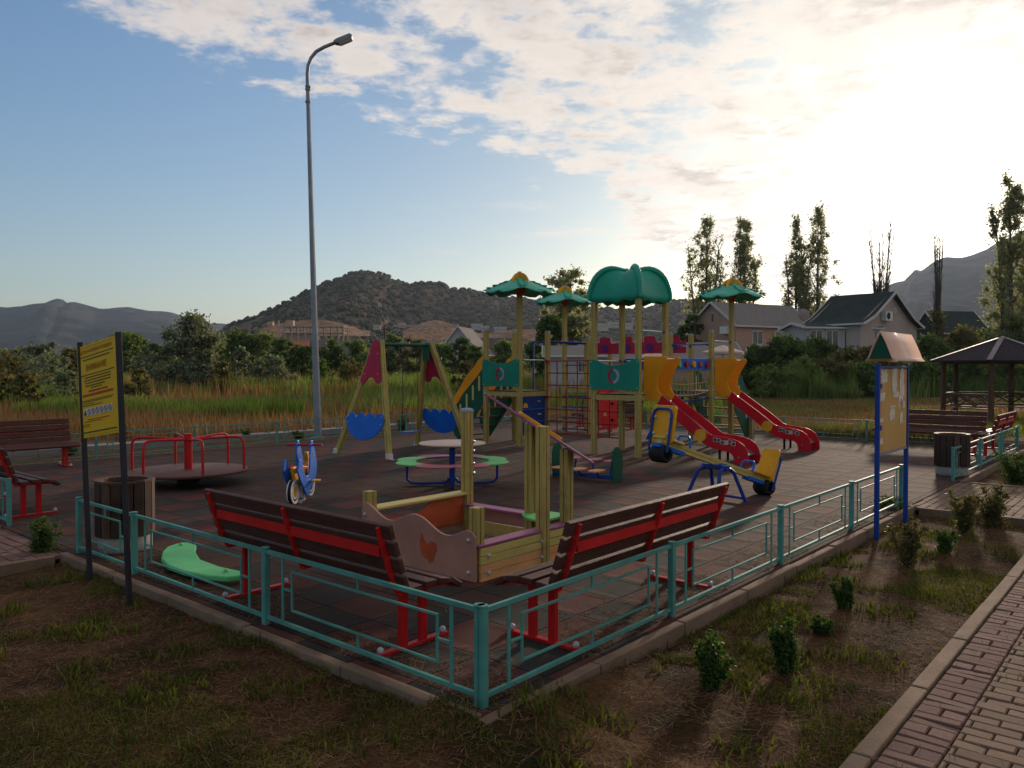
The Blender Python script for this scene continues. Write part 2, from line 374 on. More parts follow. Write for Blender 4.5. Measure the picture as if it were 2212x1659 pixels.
M['hillfar'] = mat_ground('far_hill_slope', [(0.010, 0.022, 0.017), (0.018, 0.030, 0.024), (0.034, 0.038, 0.034), (0.012, 0.023, 0.017)], 0.004, 0.03, 0.3)

def mat_leaf(name, c1, c2, trans=0.35, scale=0.8, rough=0.55):
    m = bpy.data.materials.new(name); m.use_nodes = True; t = NT(m.node_tree)
    o = t.n('ShaderNodeOutputMaterial'); b = t.n('ShaderNodeBsdfPrincipled'); co = t.n('ShaderNodeTexCoord').outputs['Object']
    n = t.noise(co, scale, 5, 0.7); g = t.n('ShaderNodeNewGeometry').outputs['Random Per Island']
    f = t.math('ADD', t.math('MULTIPLY', n, 0.6), t.math('MULTIPLY', g, 0.45))
    c = t.mix(t.ss(f, 0.25, 0.75), C4(c1), C4(c2))
    t.set(b.inputs['Base Color'], c); b.inputs['Roughness'].default_value = rough; b.inputs['Specular IOR Level'].default_value = 0.12
    tr = t.n('ShaderNodeBsdfTranslucent'); t.set(tr.inputs['Color'], t.mix(1.0, c, (1.5, 1.5, 0.8, 1), 'MULTIPLY'))
    ms = t.n('ShaderNodeMixShader'); ms.inputs[0].default_value = trans
    t.t.links.new(b.outputs[0], ms.inputs[1]); t.t.links.new(tr.outputs[0], ms.inputs[2]); t.t.links.new(ms.outputs[0], o.inputs['Surface']); return m
M['leaf'] = mat_leaf('dark_leaves', (0.028, 0.052, 0.014), (0.095, 0.145, 0.042), 0.45)
M['leafmid'] = mat_leaf('mid_green_leaves', (0.060, 0.096, 0.026), (0.170, 0.220, 0.066), 0.45)
M['silver'] = mat_leaf('silver_green_leaves', (0.085, 0.105, 0.062), (0.215, 0.240, 0.160), 0.35)
M['poplar'] = mat_leaf('poplar_leaves', (0.140, 0.150, 0.090), (0.320, 0.330, 0.215), 0.62)
M['olive'] = mat_leaf('olive_brown_leaves', (0.070, 0.062, 0.024), (0.160, 0.140, 0.058), 0.4)
M['reed'] = mat_leaf('green_reeds', (0.058, 0.108, 0.016), (0.140, 0.205, 0.038), 0.45, 0.12)
M['dry'] = mat_leaf('dry_grass', (0.120, 0.062, 0.028), (0.270, 0.150, 0.068), 0.35, 0.3)
M['lawngreen'] = mat_leaf('lawn_blades', (0.030, 0.044, 0.007), (0.120, 0.128, 0.024), 0.4, 2.0)
M['straw'] = mat_leaf('lawn_straw', (0.060, 0.033, 0.017), (0.270, 0.170, 0.090), 0.3, 9.0, 0.8)
M['shrub'] = mat_leaf('shrub_leaves', (0.022, 0.048, 0.011), (0.075, 0.125, 0.030), 0.45, 6.0)
M['bark'] = mat('bark', (0.085, 0.070, 0.055), 0.9, 0.3, 4, 0.6, 12, stretch=(4, 4, 1))
M['bushhill'] = mat_leaf('hill_scrub', (0.024, 0.030, 0.014), (0.085, 0.078, 0.045), 0.0, 0.02, 0.9)
# ================================================================== ground, paving, kerbs
def sheet(name, pts, z, m, kind='structure'):
    mb = MB(); mb.add([Vector((p[0], p[1], z)) for p in pts], [tuple(range(len(pts)))]); o = mb.build(name, m); tag(o, kind=kind); return o
sheet('ground', [(-9000, -60), (9000, -60), (9000, 12000), (-9000, 12000)], -0.16, M['field'])
# lawn round the playground: gently uneven
def lawn_h(u, v):
    return -0.085 + 0.035*noise.noise(Vector((u*0.9, v*0.9, 0))) + 0.012*noise.noise(Vector((u*5, v*5, 3)))
def grid_obj(name, u0, u1, v0, v1, du, hfun, m, hole=None):
    nu = int((u1-u0)/du)+1; nv = int((v1-v0)/du)+1
    vs = []; 
    for i in range(nu):
        for j in range(nv):
            u = u0 + i*du; v = v0 + j*du; vs.append(W(u, v, hfun(u, v)))
    fs = [(i*nv+j, (i+1)*nv+j, (i+1)*nv+j+1, i*nv+j+1) for i in range(nu-1) for j in range(nv-1)]
    mb = MB(); mb.add(vs, fs, True); o = mb.build(name, m); tag(o, kind='structure'); return o
KV = -1.60      # front edge of the lawn strip: the path kerb
def lawn_hh(u, v):
    h = lawn_h(u, v)
    du = max(0, -u) if v > -.2 else math.hypot(max(0, -u), max(0, -v)); d_ = math.hypot(max(0, -u, u-7.6), max(0, -v)) if v < .2 else max(0, -u)
    if v < .2: h += .075*math.exp(-max(0, u-.6)**2/.9)*math.exp(-(max(0, -v)/.35)**2)
    if u < .2: h += .040*math.exp(-(max(0, -u)/.4)**2) + .03*math.exp(-(v/1.0)**2)*math.exp(-(max(0, -u)/.35)**2)
    if u > -0.10 and v > -0.10 and u < 16.6 and v < 13.0: h = -0.14    # tucked under the rubber surface
    if v < KV: h = -0.14
    return h
grid_obj('lawn', -7.0, 20.0, -1.75, 15.2, 0.12, lawn_hh, M['soil'])
# rubber surface
rub = MB(); rub.box((8.25, 6.45, -0.03), (16.64, 13.04, 0.06))
o = rub.build('playground_floor', M['rubber'], loc=W(0, 0), rz=UA); tag(o, kind='structure')
# concrete kerbs round it, in lengths of one metre
M['kerb'] = mat('kerb_concrete', (0.19, 0.125, 0.082), 0.9, 0.2, 3, 0.5, 60, dirt=(0.13, 0.09, 0.06), dirt_amt=.6, dscale=4)
kb = MB()
def kerb_run(mb, a, b, wd_, h_, ztop, seed=0):
    rr = random.Random(seed); a, b = Vector(a), Vector(b); L = (b-a).length; n = max(1, round(L/1.0)); d = (b-a)/n
    for i in range(n):
        dz = rr.uniform(-.006, .006); ps = a + d*i + d.normalized()*0.004; pe = a + d*(i+1) - d.normalized()*0.004
        mb.bar(ps + Vector((0, 0, ztop - h_/2 + dz)), pe + Vector((0, 0, ztop - h_/2 + rr.uniform(-.006, .006))), wd_, h_)
for a, b in (((-.16, -.118), (7.75, -.118)), ((10.5, -.118), (18.5, -.118))): kerb_run(kb, W(*a), W(*b), .07, .20, .012, 1)
for a, b in (((-.118, -.08), (-.118, 5.15)), ((-.118, 6.95), (-.118, 13.0))): kerb_run(kb, W(*a), W(*b), .07, .20, .012, 2)
kerb_run(kb, W(-.1, 12.97), W(16.6, 12.97), .085, .2, .008, 3); kerb_run(kb, W(16.56, 0.02), W(16.56, 12.9), .085, .2, .008, 4)
o = kb.build('playground_kerb', M['kerb'], bev=.008); tag(o, kind='structure')
kb = MB(); kerb_run(kb, W(-4.2, -1.60), W(7.62, -1.60), .085, .2, .0, 5); kerb_run(kb, W(10.6, -1.60), W(22, -1.60), .085, .2, .0, 6)
kerb_run(kb, W(7.66, -.2), W(7.66, -1.56), .07, .2, .004, 7); kerb_run(kb, W(10.5, -.2), W(10.5, -1.56), .07, .2, .004, 8)
kerb_run(kb, W(-.2, 5.12), W(-6, 5.12), .07, .2, .004, 9); kerb_run(kb, W(-.2, 6.98), W(-6, 6.98), .07, .2, .004, 10)
o = kb.build('path_kerb', M['kerb'], bev=.008); tag(o, kind='structure')
# concrete pavers, each one a block
def paver_mat(name, a, b):
    m = bpy.data.materials.new(name); m.use_nodes = True; t = NT(m.node_tree)
    o = t.n('ShaderNodeOutputMaterial'); bs = t.n('ShaderNodeBsdfPrincipled'); co = t.n('ShaderNodeTexCoord').outputs['Object']
    g = t.n('ShaderNodeNewGeometry').outputs['Random Per Island']; f = t.noise(co, 60, 4, .7); d = t.noise(co, 1.5, 8, .7, .4)
    c = t.mix(g, C4(a), C4(b)); c = t.mix(1.0, c, t.mix(f, (.6, .6, .6, 1), (1.35, 1.35, 1.35, 1)), 'MULTIPLY')
    c = t.mix(t.math('MULTIPLY', t.ss(d, .48, .7), .45), c, (.11, .072, .045, 1))
    t.set(bs.inputs['Base Color'], c); bs.inputs['Roughness'].default_value = .9; bs.inputs['Specular IOR Level'].default_value = .15
    bp = t.n('ShaderNodeBump'); bp.inputs['Strength'].default_value = .4; bp.inputs['Distance'].default_value = .004; t.set(bp.inputs['Height'], f); t.set(bs.inputs['Normal'], bp.outputs[0])
    t.t.links.new(bs.outputs[0], o.inputs['Surface']); return m
M['pav_red'] = paver_mat('reddish_pavers', (.135, .074, .060), (.180, .102, .080)); M['pav_yel'] = paver_mat('yellowish_pavers', (.155, .098, .066), (.205, .134, .090))
def pavers(mb, u0, u1, v0, v1, along='v', L=.20, Wd=.10, seed=1, border=0):
    rr = random.Random(seed); gap = .005
    if along == 'v':
        i = 0; u = u0
        while u < u1 - .02:
            v = v0 - (L/2 if i % 2 else 0)
            while v < v1 - .001:
                a, b = max(v, v0), min(v + L, v1)
                if b - a > .03: one(mb, u, u + Wd, a, b, gap, rr)
                v += L
            u += Wd; i += 1
    else:
        i = 0; v = v0
        while v < v1 - .02:
            u = u0 - (L/2 if i % 2 else 0)
            while u < u1 - .001:
                a, b = max(u, u0), min(u + L, u1)
                if b - a > .03: one(mb, a, b, v, v + Wd, gap, rr)
                u += L
            v += Wd; i += 1
def one(mb, ua, ub, va, vb, gap, rr):
    z = -.012 + rr.uniform(-.004, .003); g = gap/2 + rr.uniform(0, .002); c = .006
    tx, ty = rr.uniform(-.006, .006), rr.uniform(-.006, .006)
    P_ = [(ua+g, va+g), (ub-g, va+g), (ub-g, vb-g), (ua+g, vb-g)]; Q_ = [(ua+g+c, va+g+c), (ub-g-c, va+g+c), (ub-g-c, vb-g-c), (ua+g+c, vb-g-c)]
    cu, cv = (ua+ub)/2, (va+vb)/2
    vs = [W(p[0], p[1], -.06) for p in P_] + [W(p[0], p[1], z-.006) for p in P_] + [W(q[0], q[1], z + (q[0]-cu)*tx*5 + (q[1]-cv)*ty*5) for q in Q_]
    fs = [(0,1,5,4),(1,2,6,5),(2,3,7,6),(3,0,4,7),(4,5,9,8),(5,6,10,9),(6,7,11,10),(7,4,8,11),(8,9,10,11)]
    mb.add(vs, fs)
pr = MB(); py_ = MB()
# border band of reddish blocks: two long, two square, in turn
u = -4.2; k = 0; rr = random.Random(4)
while u < 13.0:
    if k % 2 == 0:
        for s_ in range(2): one(pr, u + s_*.075, u + s_*.075 + .075, -1.87, -1.65, .005, rr)
        u += .15
    else:
        one(pr, u, u + .11, -1.87, -1.76, .005, rr); one(pr, u, u + .11, -1.76, -1.65, .005, rr); u += .11
    k += 1
pavers(py_, -4.2, 9.0, -4.0, -1.87, 'v', .21, .09, 2)
pavers(py_, 9.0, 16, -3.4, -1.87, 'v', .21, .09, 3)
pavers(py_, 7.70, 10.46, -1.55, -.02, 'u', .20, .10, 4)
pavers(py_, 7.62, 10.6, -1.65, -1.55, 'u', .20, .10, 5)
pavers(pr, -4.0, -.02, 5.17, 6.93, 'v', .20, .10, 6)
o = pr.build('path_border', M['pav_red']); tag(o, kind='structure'); o = py_.build('path', M['pav_yel']); tag(o, kind='structure')
M['sand'] = mat('joint_sand', (.095, .065, .043), .95, .3, 30, .4, 80)
mb = MB()
for a, b, c, d in ((-4.2, 16, -4.3, -1.64), (7.66, 10.5, -1.64, 0.0), (-6.0, 0, 5.12, 6.98)):
    mb.add([W(a, c, -.030), W(b, c, -.030), W(b, d, -.030), W(a, d, -.030)], [(0, 1, 2, 3)])
o = mb.build('path_bedding', M['sand']); tag(o, kind='structure')
# the asphalt walk outside the far fences
M['walk'] = mat('grey_walk', (.20, .18, .17), .85, .15, 2, .3, 60)
mb = MB()
for (a, c, b, d) in ((-12, 15.3, 24, 16.3),):
    mb.add([W(a, c, -.02), W(b, c, -.02), W(b, d, -.02), W(a, d, -.02)], [(0, 1, 2, 3)])
    kerb_run(mb, W(a, c), W(b, c), .09, .2, .03, 21)
o = mb.build('walk', M['walk']); tag(o, kind='structure')
mb = MB(); kerb_run(mb, W(17.6, 15), W(17.6, -6), .09, .22, .05, 22); o = mb.build('walk_kerb', M['kerb']); tag(o, kind='structure')
# trodden earth track in the field at the right
tr = MB(); pts = []
P1 = [G(1640, 860, -.13), G(1800, 861, -.13), G(2000, 862, -.13), G(2250, 866, -.13)]; P2 = [G(1640, 855, -.13), G(1800, 854, -.13), G(2000, 853, -.13), G(2250, 854, -.13)]
M['track'] = mat('bare_earth', (.27, .185, .115), .95, .15, .5, .3, 6)
tr.add([Vector((p.x, p.y, -.13)) for p in P1] + [Vector((p.x, p.y, -.13)) for p in P2], [(i, i+1, i+5, i+4) for i in range(3)]); o = tr.build('dirt_track', M['track']); tag(o, kind='structure')

# ================================================================== hills
def interp(pts, x):
    if x <= pts[0][0]: return pts[0][1]
    for (a, b), (c, d) in zip(pts, pts[1:]):
        if x <= c:
            t = (x-a)/(c-a); return b + (d-b)*t
    return pts[-1][1]
def hill(name, prof, D, Db, m, n=320, rows=70, rough=4.0, nz=0.02, spur=0.18, seed=0.0, back=0.25):
    """prof: (pixel x, pixel y) of the skyline; a ridge D metres off whose foot is Db metres off"""
    x0, x1 = prof[0][0], prof[-1][0]; X0, X1 = AT(x0, 0, D).x, AT(x1, 0, D).x
    sky_ = [(AT(px, py, D).x, AT(px, py, D).z) for px, py in prof]
    vs = []; T = rows
    for j in range(T):
        t = j/(T-1)*(1+back)
        for i in range(n):
            Xr = X0 + (X1-X0)*i/(n-1); Zr = max(interp(sky_, Xr + max(0, 1-t)*min(.10*(X1-X0), 160)*noise.noise(Vector((Xr*nz*.22 + seed, t*1.7, seed + 31)))), 1.0)
            Y = Db + (D-Db)*t; X = Xr*min(1.0, Y/D)
            s = t if t <= 1 else max(0, 1 - (t-1)*2.2)
            s = s**1.15 if t <= 1 else s
            fr = noise.fractal(Vector((X*nz*.25 + seed, Y*nz*.12, seed)), 0.8, 2.0, 4)
            rid = (1-abs(noise.noise(Vector((X*nz*.35 + seed*3, Y*nz*.10, 7.1 + seed)))*2)) - .5
            q = max(0, min(1, t))*(1 - min(1, t))*4 if t <= 1 else 0
            z = Zr*s + q*Zr*spur*(rid*.8 + fr*.5)
            z += rough*.5*noise.noise(Vector((X*nz*2.0, Y*nz*2.0, seed)))*min(1, Zr/40)*(1 if t > .03 else 0)
            vs.append((X, Y, z - 2.0))
    vs = np.array(vs); I, J = np.meshgrid(np.arange(n-1), np.arange(T-1)); I = I.ravel(); J = J.ravel()
    fs = np.stack([J*n+I, J*n+I+1, (J+1)*n+I+1, (J+1)*n+I], 1)
    o = fast_mesh(name, vs, fs, m, smooth=True); tag(o, kind='structure'); return o, vs.reshape(T, n, 3)
midp = [(440, 745), (505, 697), (530, 690), (560, 680), (600, 662), (640, 642), (690, 616), (720, 605), (745, 598), (765, 588), (800, 586), (825, 589), (842, 598), (865, 610), (885, 613), (905, 610), (925, 608), (950, 611), (975, 620), (1010, 622), (1060, 634), (1110, 642), (1180, 652), (1260, 662), (1340, 668), (1400, 664), (1440, 652), (1478, 645), (1510, 652), (1545, 672), (1590, 690), (1680, 705), (1800, 730), (1900, 760)]
hmid, Vm = hill('wooded_hill', midp, 900, 430, M['hillsoil'], 380, 90, 3.5, .02, .20, 2.0)
leftp = [(-1900, 745), (-1500, 700), (-1150, 672), (-900, 680), (-650, 652), (-430, 662), (-260, 640), (-150, 655), (0, 659), (46, 663), (96, 655), (112, 646), (124, 643), (136, 646), (146, 654), (152, 652), (165, 651), (190, 656), (215, 666), (250, 664), (281, 664), (324, 668), (373, 676), (429, 693), (486, 701), (500, 702), (560, 730)]
hleft, Vl = hill('far_hills', leftp, 3200, 1700, M['hillfar'], 760, 90, 26, .006, .22, 5.0)
hill('far_hill_gap', [(455, 730), (486, 701), (500, 694), (513, 691), (530, 693), (560, 705), (640, 740)], 2400, 1800, M['hillfar'], 60, 30, 4, .005, .1, 9.0)
rightp = [(1600, 745), (1680, 680), (1740, 662), (1799, 645), (1850, 637), (1892, 628), (1930, 613), (1966, 600), (1970, 586), (1975, 577), (1981, 575), (1990, 578), (2000, 572), (2011, 566), (2042, 555), (2077, 553), (2105, 545), (2130, 537), (2156, 523), (2190, 506), (2212, 497), (2300, 470), (2450, 430), (2700, 410), (2950, 440), (3300, 520), (3700, 700)]
hright, Vr = hill('ridge_hill', rightp, 1500, 650, M['hillfar'], 640, 90, 12, .010, .14, 12.0)
# scrub on the hill near the middle: uncountable bushes
def scrub(name, V3, N, rmin, rmax, m, seed, edge=400):
    r_ = np.random.default_rng(seed); T, n, _ = V3.shape
    bm = bmesh.new(); bmesh.ops.create_icosphere(bm, subdivisions=1, radius=1.0)
    bv = np.array([v.co[:] for v in bm.verts]); bf = np.array([[v.index for v in f.verts] for f in bm.faces]); bm.free()
    VV = []; FF = []; c = 0
    jr = int((T-1)/1.25)
    while c < N:
        if c < edge: j = jr - int(abs(r_.normal())*1.2); i = r_.integers(0, n)
        else: j = r_.integers(3, jr+2); i = r_.integers(0, n)
        p = V3[j, i]; dens = noise.noise(Vector((p[0]*.012, p[1]*.006, 3)))
        if c >= edge and (dens < -.18 + .5*(0.30 - j/T) or r_.random() > .85): 
            if r_.random() < .75: N -= 0; 
            if r_.random() < .9: 
                c += 1 if r_.random() < .4 else 0
                continue
        rad = r_.uniform(rmin, rmax)*(1.0 if r_.random() > .1 else 1.5)
        k = bv*(1 + r_.uniform(-.28, .28, bv.shape))*np.array([rad, rad, rad*.8]) + p + np.array([r_.uniform(-3, 3), r_.uniform(-6, 6), rad*.35])
        VV.append(k); FF.append(bf + len(bv)*len(FF)); c += 1
    o = fast_mesh(name, np.concatenate(VV), np.concatenate(FF), m, smooth=False); tag(o, 'dark low scrub covering the slope of the wooded hill', 'scrub', kind='stuff'); return o
scrub('hill_scrub', Vm, 11000, 1.3, 3.0, M['bushhill'], 3, 900)
# bare cuts at the foot of the hill
M['cut'] = mat_ground('bare_cut_earth', [(.16, .085, .050), (.24, .135, .080), (.30, .18, .11), (.20, .11, .065)], .03, .3, .4)
def bare_patch(name, px0, px1, pt, pb, Y, slope):
    n = 26; m_ = 8; vs = []
    for j in range(m_):
        t = j/(m_-1)
        for i in range(n):
            s = i/(n-1); px = px0 + (px1-px0)*s; Yj = Y + slope*t
            top = pt(s); py = pb + (top-pb)*t; p = AT(px, py, Yj); 
            vs.append((p.x, p.y, p.z + noise.noise(Vector((p.x*.05, p.z*.1, 2)))*1.2))
    vs = np.array(vs); I, J = np.meshgrid(np.arange(n-1), np.arange(m_-1)); I = I.ravel(); J = J.ravel()
    o = fast_mesh(name, vs, np.stack([J*n+I, J*n+I+1, (J+1)*n+I+1, (J+1)*n+I], 1), M['cut'], smooth=True); tag(o, kind='structure'); return o
bare_patch('earth_bank', 560, 800, lambda s: 712 - 21*math.sin(math.pi*min(1, s*1.1))**.8, 726, 430, 26)
bare_patch('quarry_cut', 870, 1160, lambda s: 716 - 20*math.exp(-((s-.28)/.2)**2) - 5*math.sin(9*s), 734, 440, 26)

# ================================================================== vegetation
def leaf_cards(centers, radii, counts, size, seed=0, flat=0.5, aspect=1.6):
    """small leaf faces spread through clumps"""
    r_ = np.random.default_rng(seed); P_ = []
    for c, rd, n in zip(centers, radii, counts):
        d = r_.normal(size=(n, 3)); d /= np.linalg.norm(d, axis=1)[:, None]
        rr_ = np.minimum(np.abs(r_.normal(0, .62, n)), 1.7)
        P_.append(np.array(c) + d*rr_[:, None]*np.array(rd))
    P_ = np.concatenate(P_); n = len(P_)
    a = r_.normal(size=(n, 3)); a /= np.linalg.norm(a, axis=1)[:, None]
    b = r_.normal(size=(n, 3)); b -= a*np.sum(a*b, 1)[:, None]; b /= np.linalg.norm(b, axis=1)[:, None]
    s = size*r_.uniform(.55, 1.3, n)[:, None]
    v = np.stack([P_ - a*s*aspect*.5, P_ + b*s*.5, P_ + a*s*aspect*.5, P_ - b*s*.5], 1).reshape(-1, 3)
    f = np.arange(n*4).reshape(n, 4)
    return v, f
def limb_tree(h, trunk_h, spread, r0, n_limbs, seed, up=0.6):
    rr = random.Random(seed); mb = MB(); tips = []
    top = Vector((rr.uniform(-.3, .3)*spread*.3, rr.uniform(-.3, .3)*spread*.3, h*.86))
    k = 7; pts = [Vector((top.x*(i/k)**1.5 + rr.uniform(-.02, .02)*h*.3, top.y*(i/k)**1.5 + rr.uniform(-.02, .02)*h*.3, top.z*i/k)) for i in range(k+1)]; pts[0] = Vector((0, 0, -.2))
    mb.tube(pts, [r0*(1-.85*i/k) for i in range(k+1)], 7, smooth=True)
    for q in range(n_limbs):
        t = rr.uniform(trunk_h/h, .9); i = min(k-1, int(t*k)); p = pts[i].lerp(pts[i+1], t*k-i)
        an = rr.uniform(0, 2*math.pi); L = spread*rr.uniform(.5, 1.0)*(1.15-t*.6)
        e = p + Vector((math.cos(an)*L, math.sin(an)*L, L*up*rr.uniform(.5, 1.4)))
        m_ = p.lerp(e, .5) + Vector((0, 0, -L*.08))
        mb.tube([p, m_, e], [r0*.38*(1-t*.5), r0*.22*(1-t*.5), r0*.06], 5); tips.append(e); tips.append(m_)
    return mb, tips, pts
def tree(name, label, cat, base, h, wdt, leafm, seed=1, kind='round', nleaf=5000, leaf=.16, trunk_frac=.3, group=None, low=False, bark=None):
    rr = random.Random(seed); t = thing(name, label, cat, (base[0], base[1], base[2] if len(base) > 2 else -.15), rr.uniform(0, 6.28), group)
    sp = wdt/2
    if kind == 'poplar':
        mb = MB(); cs = []; rs = []; stems = max(2, int(wdt/1.6)+1)
        for s_ in range(stems):
            bx = rr.uniform(-.12, .12)*wdt; by = rr.uniform(-.12, .12)*wdt; hh = h*(1.0 if s_ == 0 else rr.uniform(.6, .93)); an = rr.uniform(0, 6.28); ex = (0.05 if s_ == 0 else .30)*wdt
            pts = [Vector((bx*(i/6) + math.cos(an)*ex*(i/6)**.7, by*(i/6) + math.sin(an)*ex*(i/6)**.7, -.2 + hh*i/6)) for i in range(7)]
            mb.tube(pts, [.20*(1-.9*i/6)*h/14 for i in range(7)], 6)
            for q in range(46):
                tt = rr.uniform(.16, 1.0); i = min(5, int(tt*6)); p = pts[i].lerp(pts[i+1], tt*6-i); a2 = rr.uniform(0, 6.28)
                L = wdt*.34*rr.uniform(.35, 1.0)*(1.1-tt*.75)*(.6 + .4*min(1, tt/.3)); e = p + Vector((math.cos(a2)*L, math.sin(a2)*L, L*rr.uniform(1.3, 2.2)))
                mb.tube([p, e], [.045*h/14, .012], 4)
                if rr.random() > .10:
                    cs.append(tuple(p.lerp(e, .75))); rs.append((L*.42+.22, L*.42+.22, L*.8+.5))
        for q in range(int(60 + 14*wdt)):
            tt = rr.random()**.85; f_ = min(1, (tt/.22)**.8)*(1 if tt < .5 else 1 - .80*((tt-.5)/.5)**1.3); a2 = rr.uniform(0, 6.28); lobe = .72 + .28*math.sin(3*a2 + seed + 5*tt)
            r3 = wdt*.5*f_*lobe*rr.random()**.5; z3 = h*(.10 + .88*tt); cs.append((math.cos(a2)*r3, math.sin(a2)*r3, z3)); rs.append((.20 + .05*wdt, .20 + .05*wdt, .55))
        mb.build('trunk', M['bark'], t)
        if nleaf > 0:
            v, f = leaf_cards(cs, rs, [max(4, int(nleaf/len(cs)))]*len(cs), leaf, seed); fast_mesh('crown', v, f, leafm, t)
        return t
    if kind == 'bare':
        mb = MB()
        for s_ in range(19):
            an = rr.uniform(0, 6.28); ex = wdt*.52*rr.uniform(.1, 1); hh = h*rr.uniform(.6, 1.0) if s_ else h
            pts = [Vector((math.cos(an)*ex*(i/7)**1.2 + rr.uniform(-.05, .05), math.sin(an)*ex*(i/7)**1.2 + rr.uniform(-.05, .05), -.2 + hh*i/7)) for i in range(8)]
            mb.tube(pts, [(.085 if wdt > 1.2 else .05)*(1-.88*i/7)*h/12 for i in range(8)], 6)
            for q in range(30):
                tt = rr.uniform(.25, .97); i = min(6, int(tt*7)); p = pts[i].lerp(pts[i+1], tt*7-i); a2 = rr.uniform(0, 6.28); L = wdt*.26*rr.uniform(.3, 1)
                e = p + Vector((math.cos(a2)*L, math.sin(a2)*L, L*rr.uniform(1.5, 3))); mb.tube([p, e], [.022*h/12, .008], 4)
        mb.build('trunk', M['bark'], t)
        if nleaf:
            cs = [(rr.uniform(-.3, .3)*wdt, rr.uniform(-.3, .3)*wdt, h*rr.uniform(.12, .45)) for _ in range(20)]
            v, f = leaf_cards(cs, [(.5, .5, .9)]*20, [nleaf//20]*20, leaf, seed); fast_mesh('crown', v, f, leafm, t)
        return t
    th = h*trunk_frac
    mb, tips, pts = limb_tree(h, th*.7, sp*.85, .035*h if not low else .02*h, 16 if not low else 10, seed)
    mb.build('trunk', bark or M['bark'], t)
    cs = []; rs = []; cn = []
    nc = 60 if not low else 48
    for _ in range(nc):
        an = rr.uniform(0, 6.28); zz = rr.random(); rad = sp*math.sqrt(max(.02, 1-(2*zz-1)**2))*rr.uniform(.3, 1.0) if not low else sp*math.sqrt(max(.05, 1-zz**2))*rr.uniform(.25, 1.08)
        z = (th + (h-th)*(.08+.84*zz)) if not low else h*(.06+.8*zz)
        q = rr.uniform(.10, .30)*min(sp*2, h)*.55
        cs.append((math.cos(an)*rad, math.sin(an)*rad, z)); rs.append((q, q, q*.75)); cn.append(q**2)
    for tp in tips[::2]:
        q = sp*.2; cs.append(tuple(tp)); rs.append((q, q, q*.8)); cn.append(q**2)
    S = sum(cn); cn = [max(6, int(nleaf*c/S)) for c in cn]
    v, f = leaf_cards(cs, rs, cn, leaf, seed); fast_mesh('crown', v, f, leafm, t)
    return t
def treepx(name, label, px, topy, Y, wpx, leafm, seed, **kw):
    b = AT(px, 797, Y); h = AT(px, topy, Y).z + .15; return tree(name, label, kw.pop('cat', 'tree'), (b.x, Y, -.15), h, wpx/F*Y, leafm, seed, **kw)

treepx('silver_tree', 'large silvery green bushy tree standing alone in the meadow left of the lamp', 403, 668, 58, 175, M['silver'], 11, nleaf=26000, leaf=.17, trunk_frac=.05, low=True)
treepx('silver_bush', 'silvery bush at the right foot of the large silvery tree', 440, 745, 57, 70, M['silver'], 12, nleaf=7000, leaf=.15, trunk_frac=.05, low=True, cat='bush')
treepx('silver_bush', 'small silvery bush alone in the meadow, halfway between silvery tree and lamp', 514, 738, 66, 58, M['silver'], 13, nleaf=6000, leaf=.16, trunk_frac=.05, low=True, cat='bush')
treepx('silver_bush', 'low wide grey green bush just left of the lamp post', 600, 764, 60, 80, M['silver'], 14, nleaf=6000, leaf=.14, trunk_frac=.05, low=True, cat='bush')
treepx('silver_bush', 'low dark grey bush behind the green slide tower at its left', 1040, 770, 60, 70, M['olive'], 15, nleaf=5000, leaf=.14, trunk_frac=.05, low=True, cat='bush')
bl = [(20, 742, 85, 90, 'silver'), (90, 738, 80, 90, 'silver'), (160, 742, 84, 70, 'olive'), (215, 726, 100, 90, 'leafmid'), (275, 712, 110, 90, 'leafmid'), (330, 722, 105, 60, 'leaf'),
      (445, 706, 112, 100, 'leafmid'), (510, 704, 118, 80, 'leaf'), (562, 702, 120, 90, 'leafmid'), (612, 716, 115, 70, 'leaf'), (655, 735, 100, 60, 'leaf'), (712, 718, 112, 74, 'leaf'),
      (772, 721, 118, 84, 'leafmid'), (844, 712, 130, 52, 'leafmid'), (900, 719, 125, 70, 'olive'), (950, 726, 120, 60, 'leafmid'), (992, 720, 110, 60, 'leaf'), (1025, 730, 100, 50, 'leafmid'), (1090, 722, 100, 70, 'leafmid')]
desc = ['grey green bushy tree at the left edge of the tree line', 'grey green round tree second from left in the tree line', 'olive tree behind the upper left corner of the yellow sign', 'green tree just left of the yellow sign top', 'tall green tree just right of the yellow sign top',
        'dark tree against the left side of the silvery tree', 'green tree right behind the silvery tree', 'dark green tree behind the small silvery bush', 'broad green tree left of the unfinished building', 'dark green tree below the unfinished building',
        'low dark tree left of the lamp post in front of the unfinished building', 'dark green tree just right of the lamp post', 'broad green tree midway between lamp post and swing', 'small pointed green tree above the left end of the swing beam',
        'brownish tree behind the middle of the swing beam', 'green tree right of the swing top', 'dark green tree right of the swing frame', 'small green tree left of the slide tower posts', 'green tree behind the first slide tower']
for i, (px, ty, Y, wp, mm) in enumerate(bl):
    treepx('meadow_tree', desc[i], px, ty + 5, Y, wp*1.15, M[mm], 30+i, nleaf=9000, leaf=.26, trunk_frac=.12, low=(i % 3 != 1), group='trees beyond the meadow')
treepx('round_tree', 'round airy tree rising between the two left palm roofs', 1232, 571, 72, 118, M['poplar'], 61, nleaf=9000, leaf=.2, trunk_frac=.40)
treepx('broad_tree', 'dark tree below the round airy tree behind the red climbing net', 1180, 668, 68, 100, M['leaf'], 62, nleaf=12000, leaf=.2, trunk_frac=.1, low=True)
treepx('broad_tree', 'grey green tree behind the second palm post', 1255, 690, 74, 90, M['olive'], 63, nleaf=9000, leaf=.2, trunk_frac=.1, low=True)
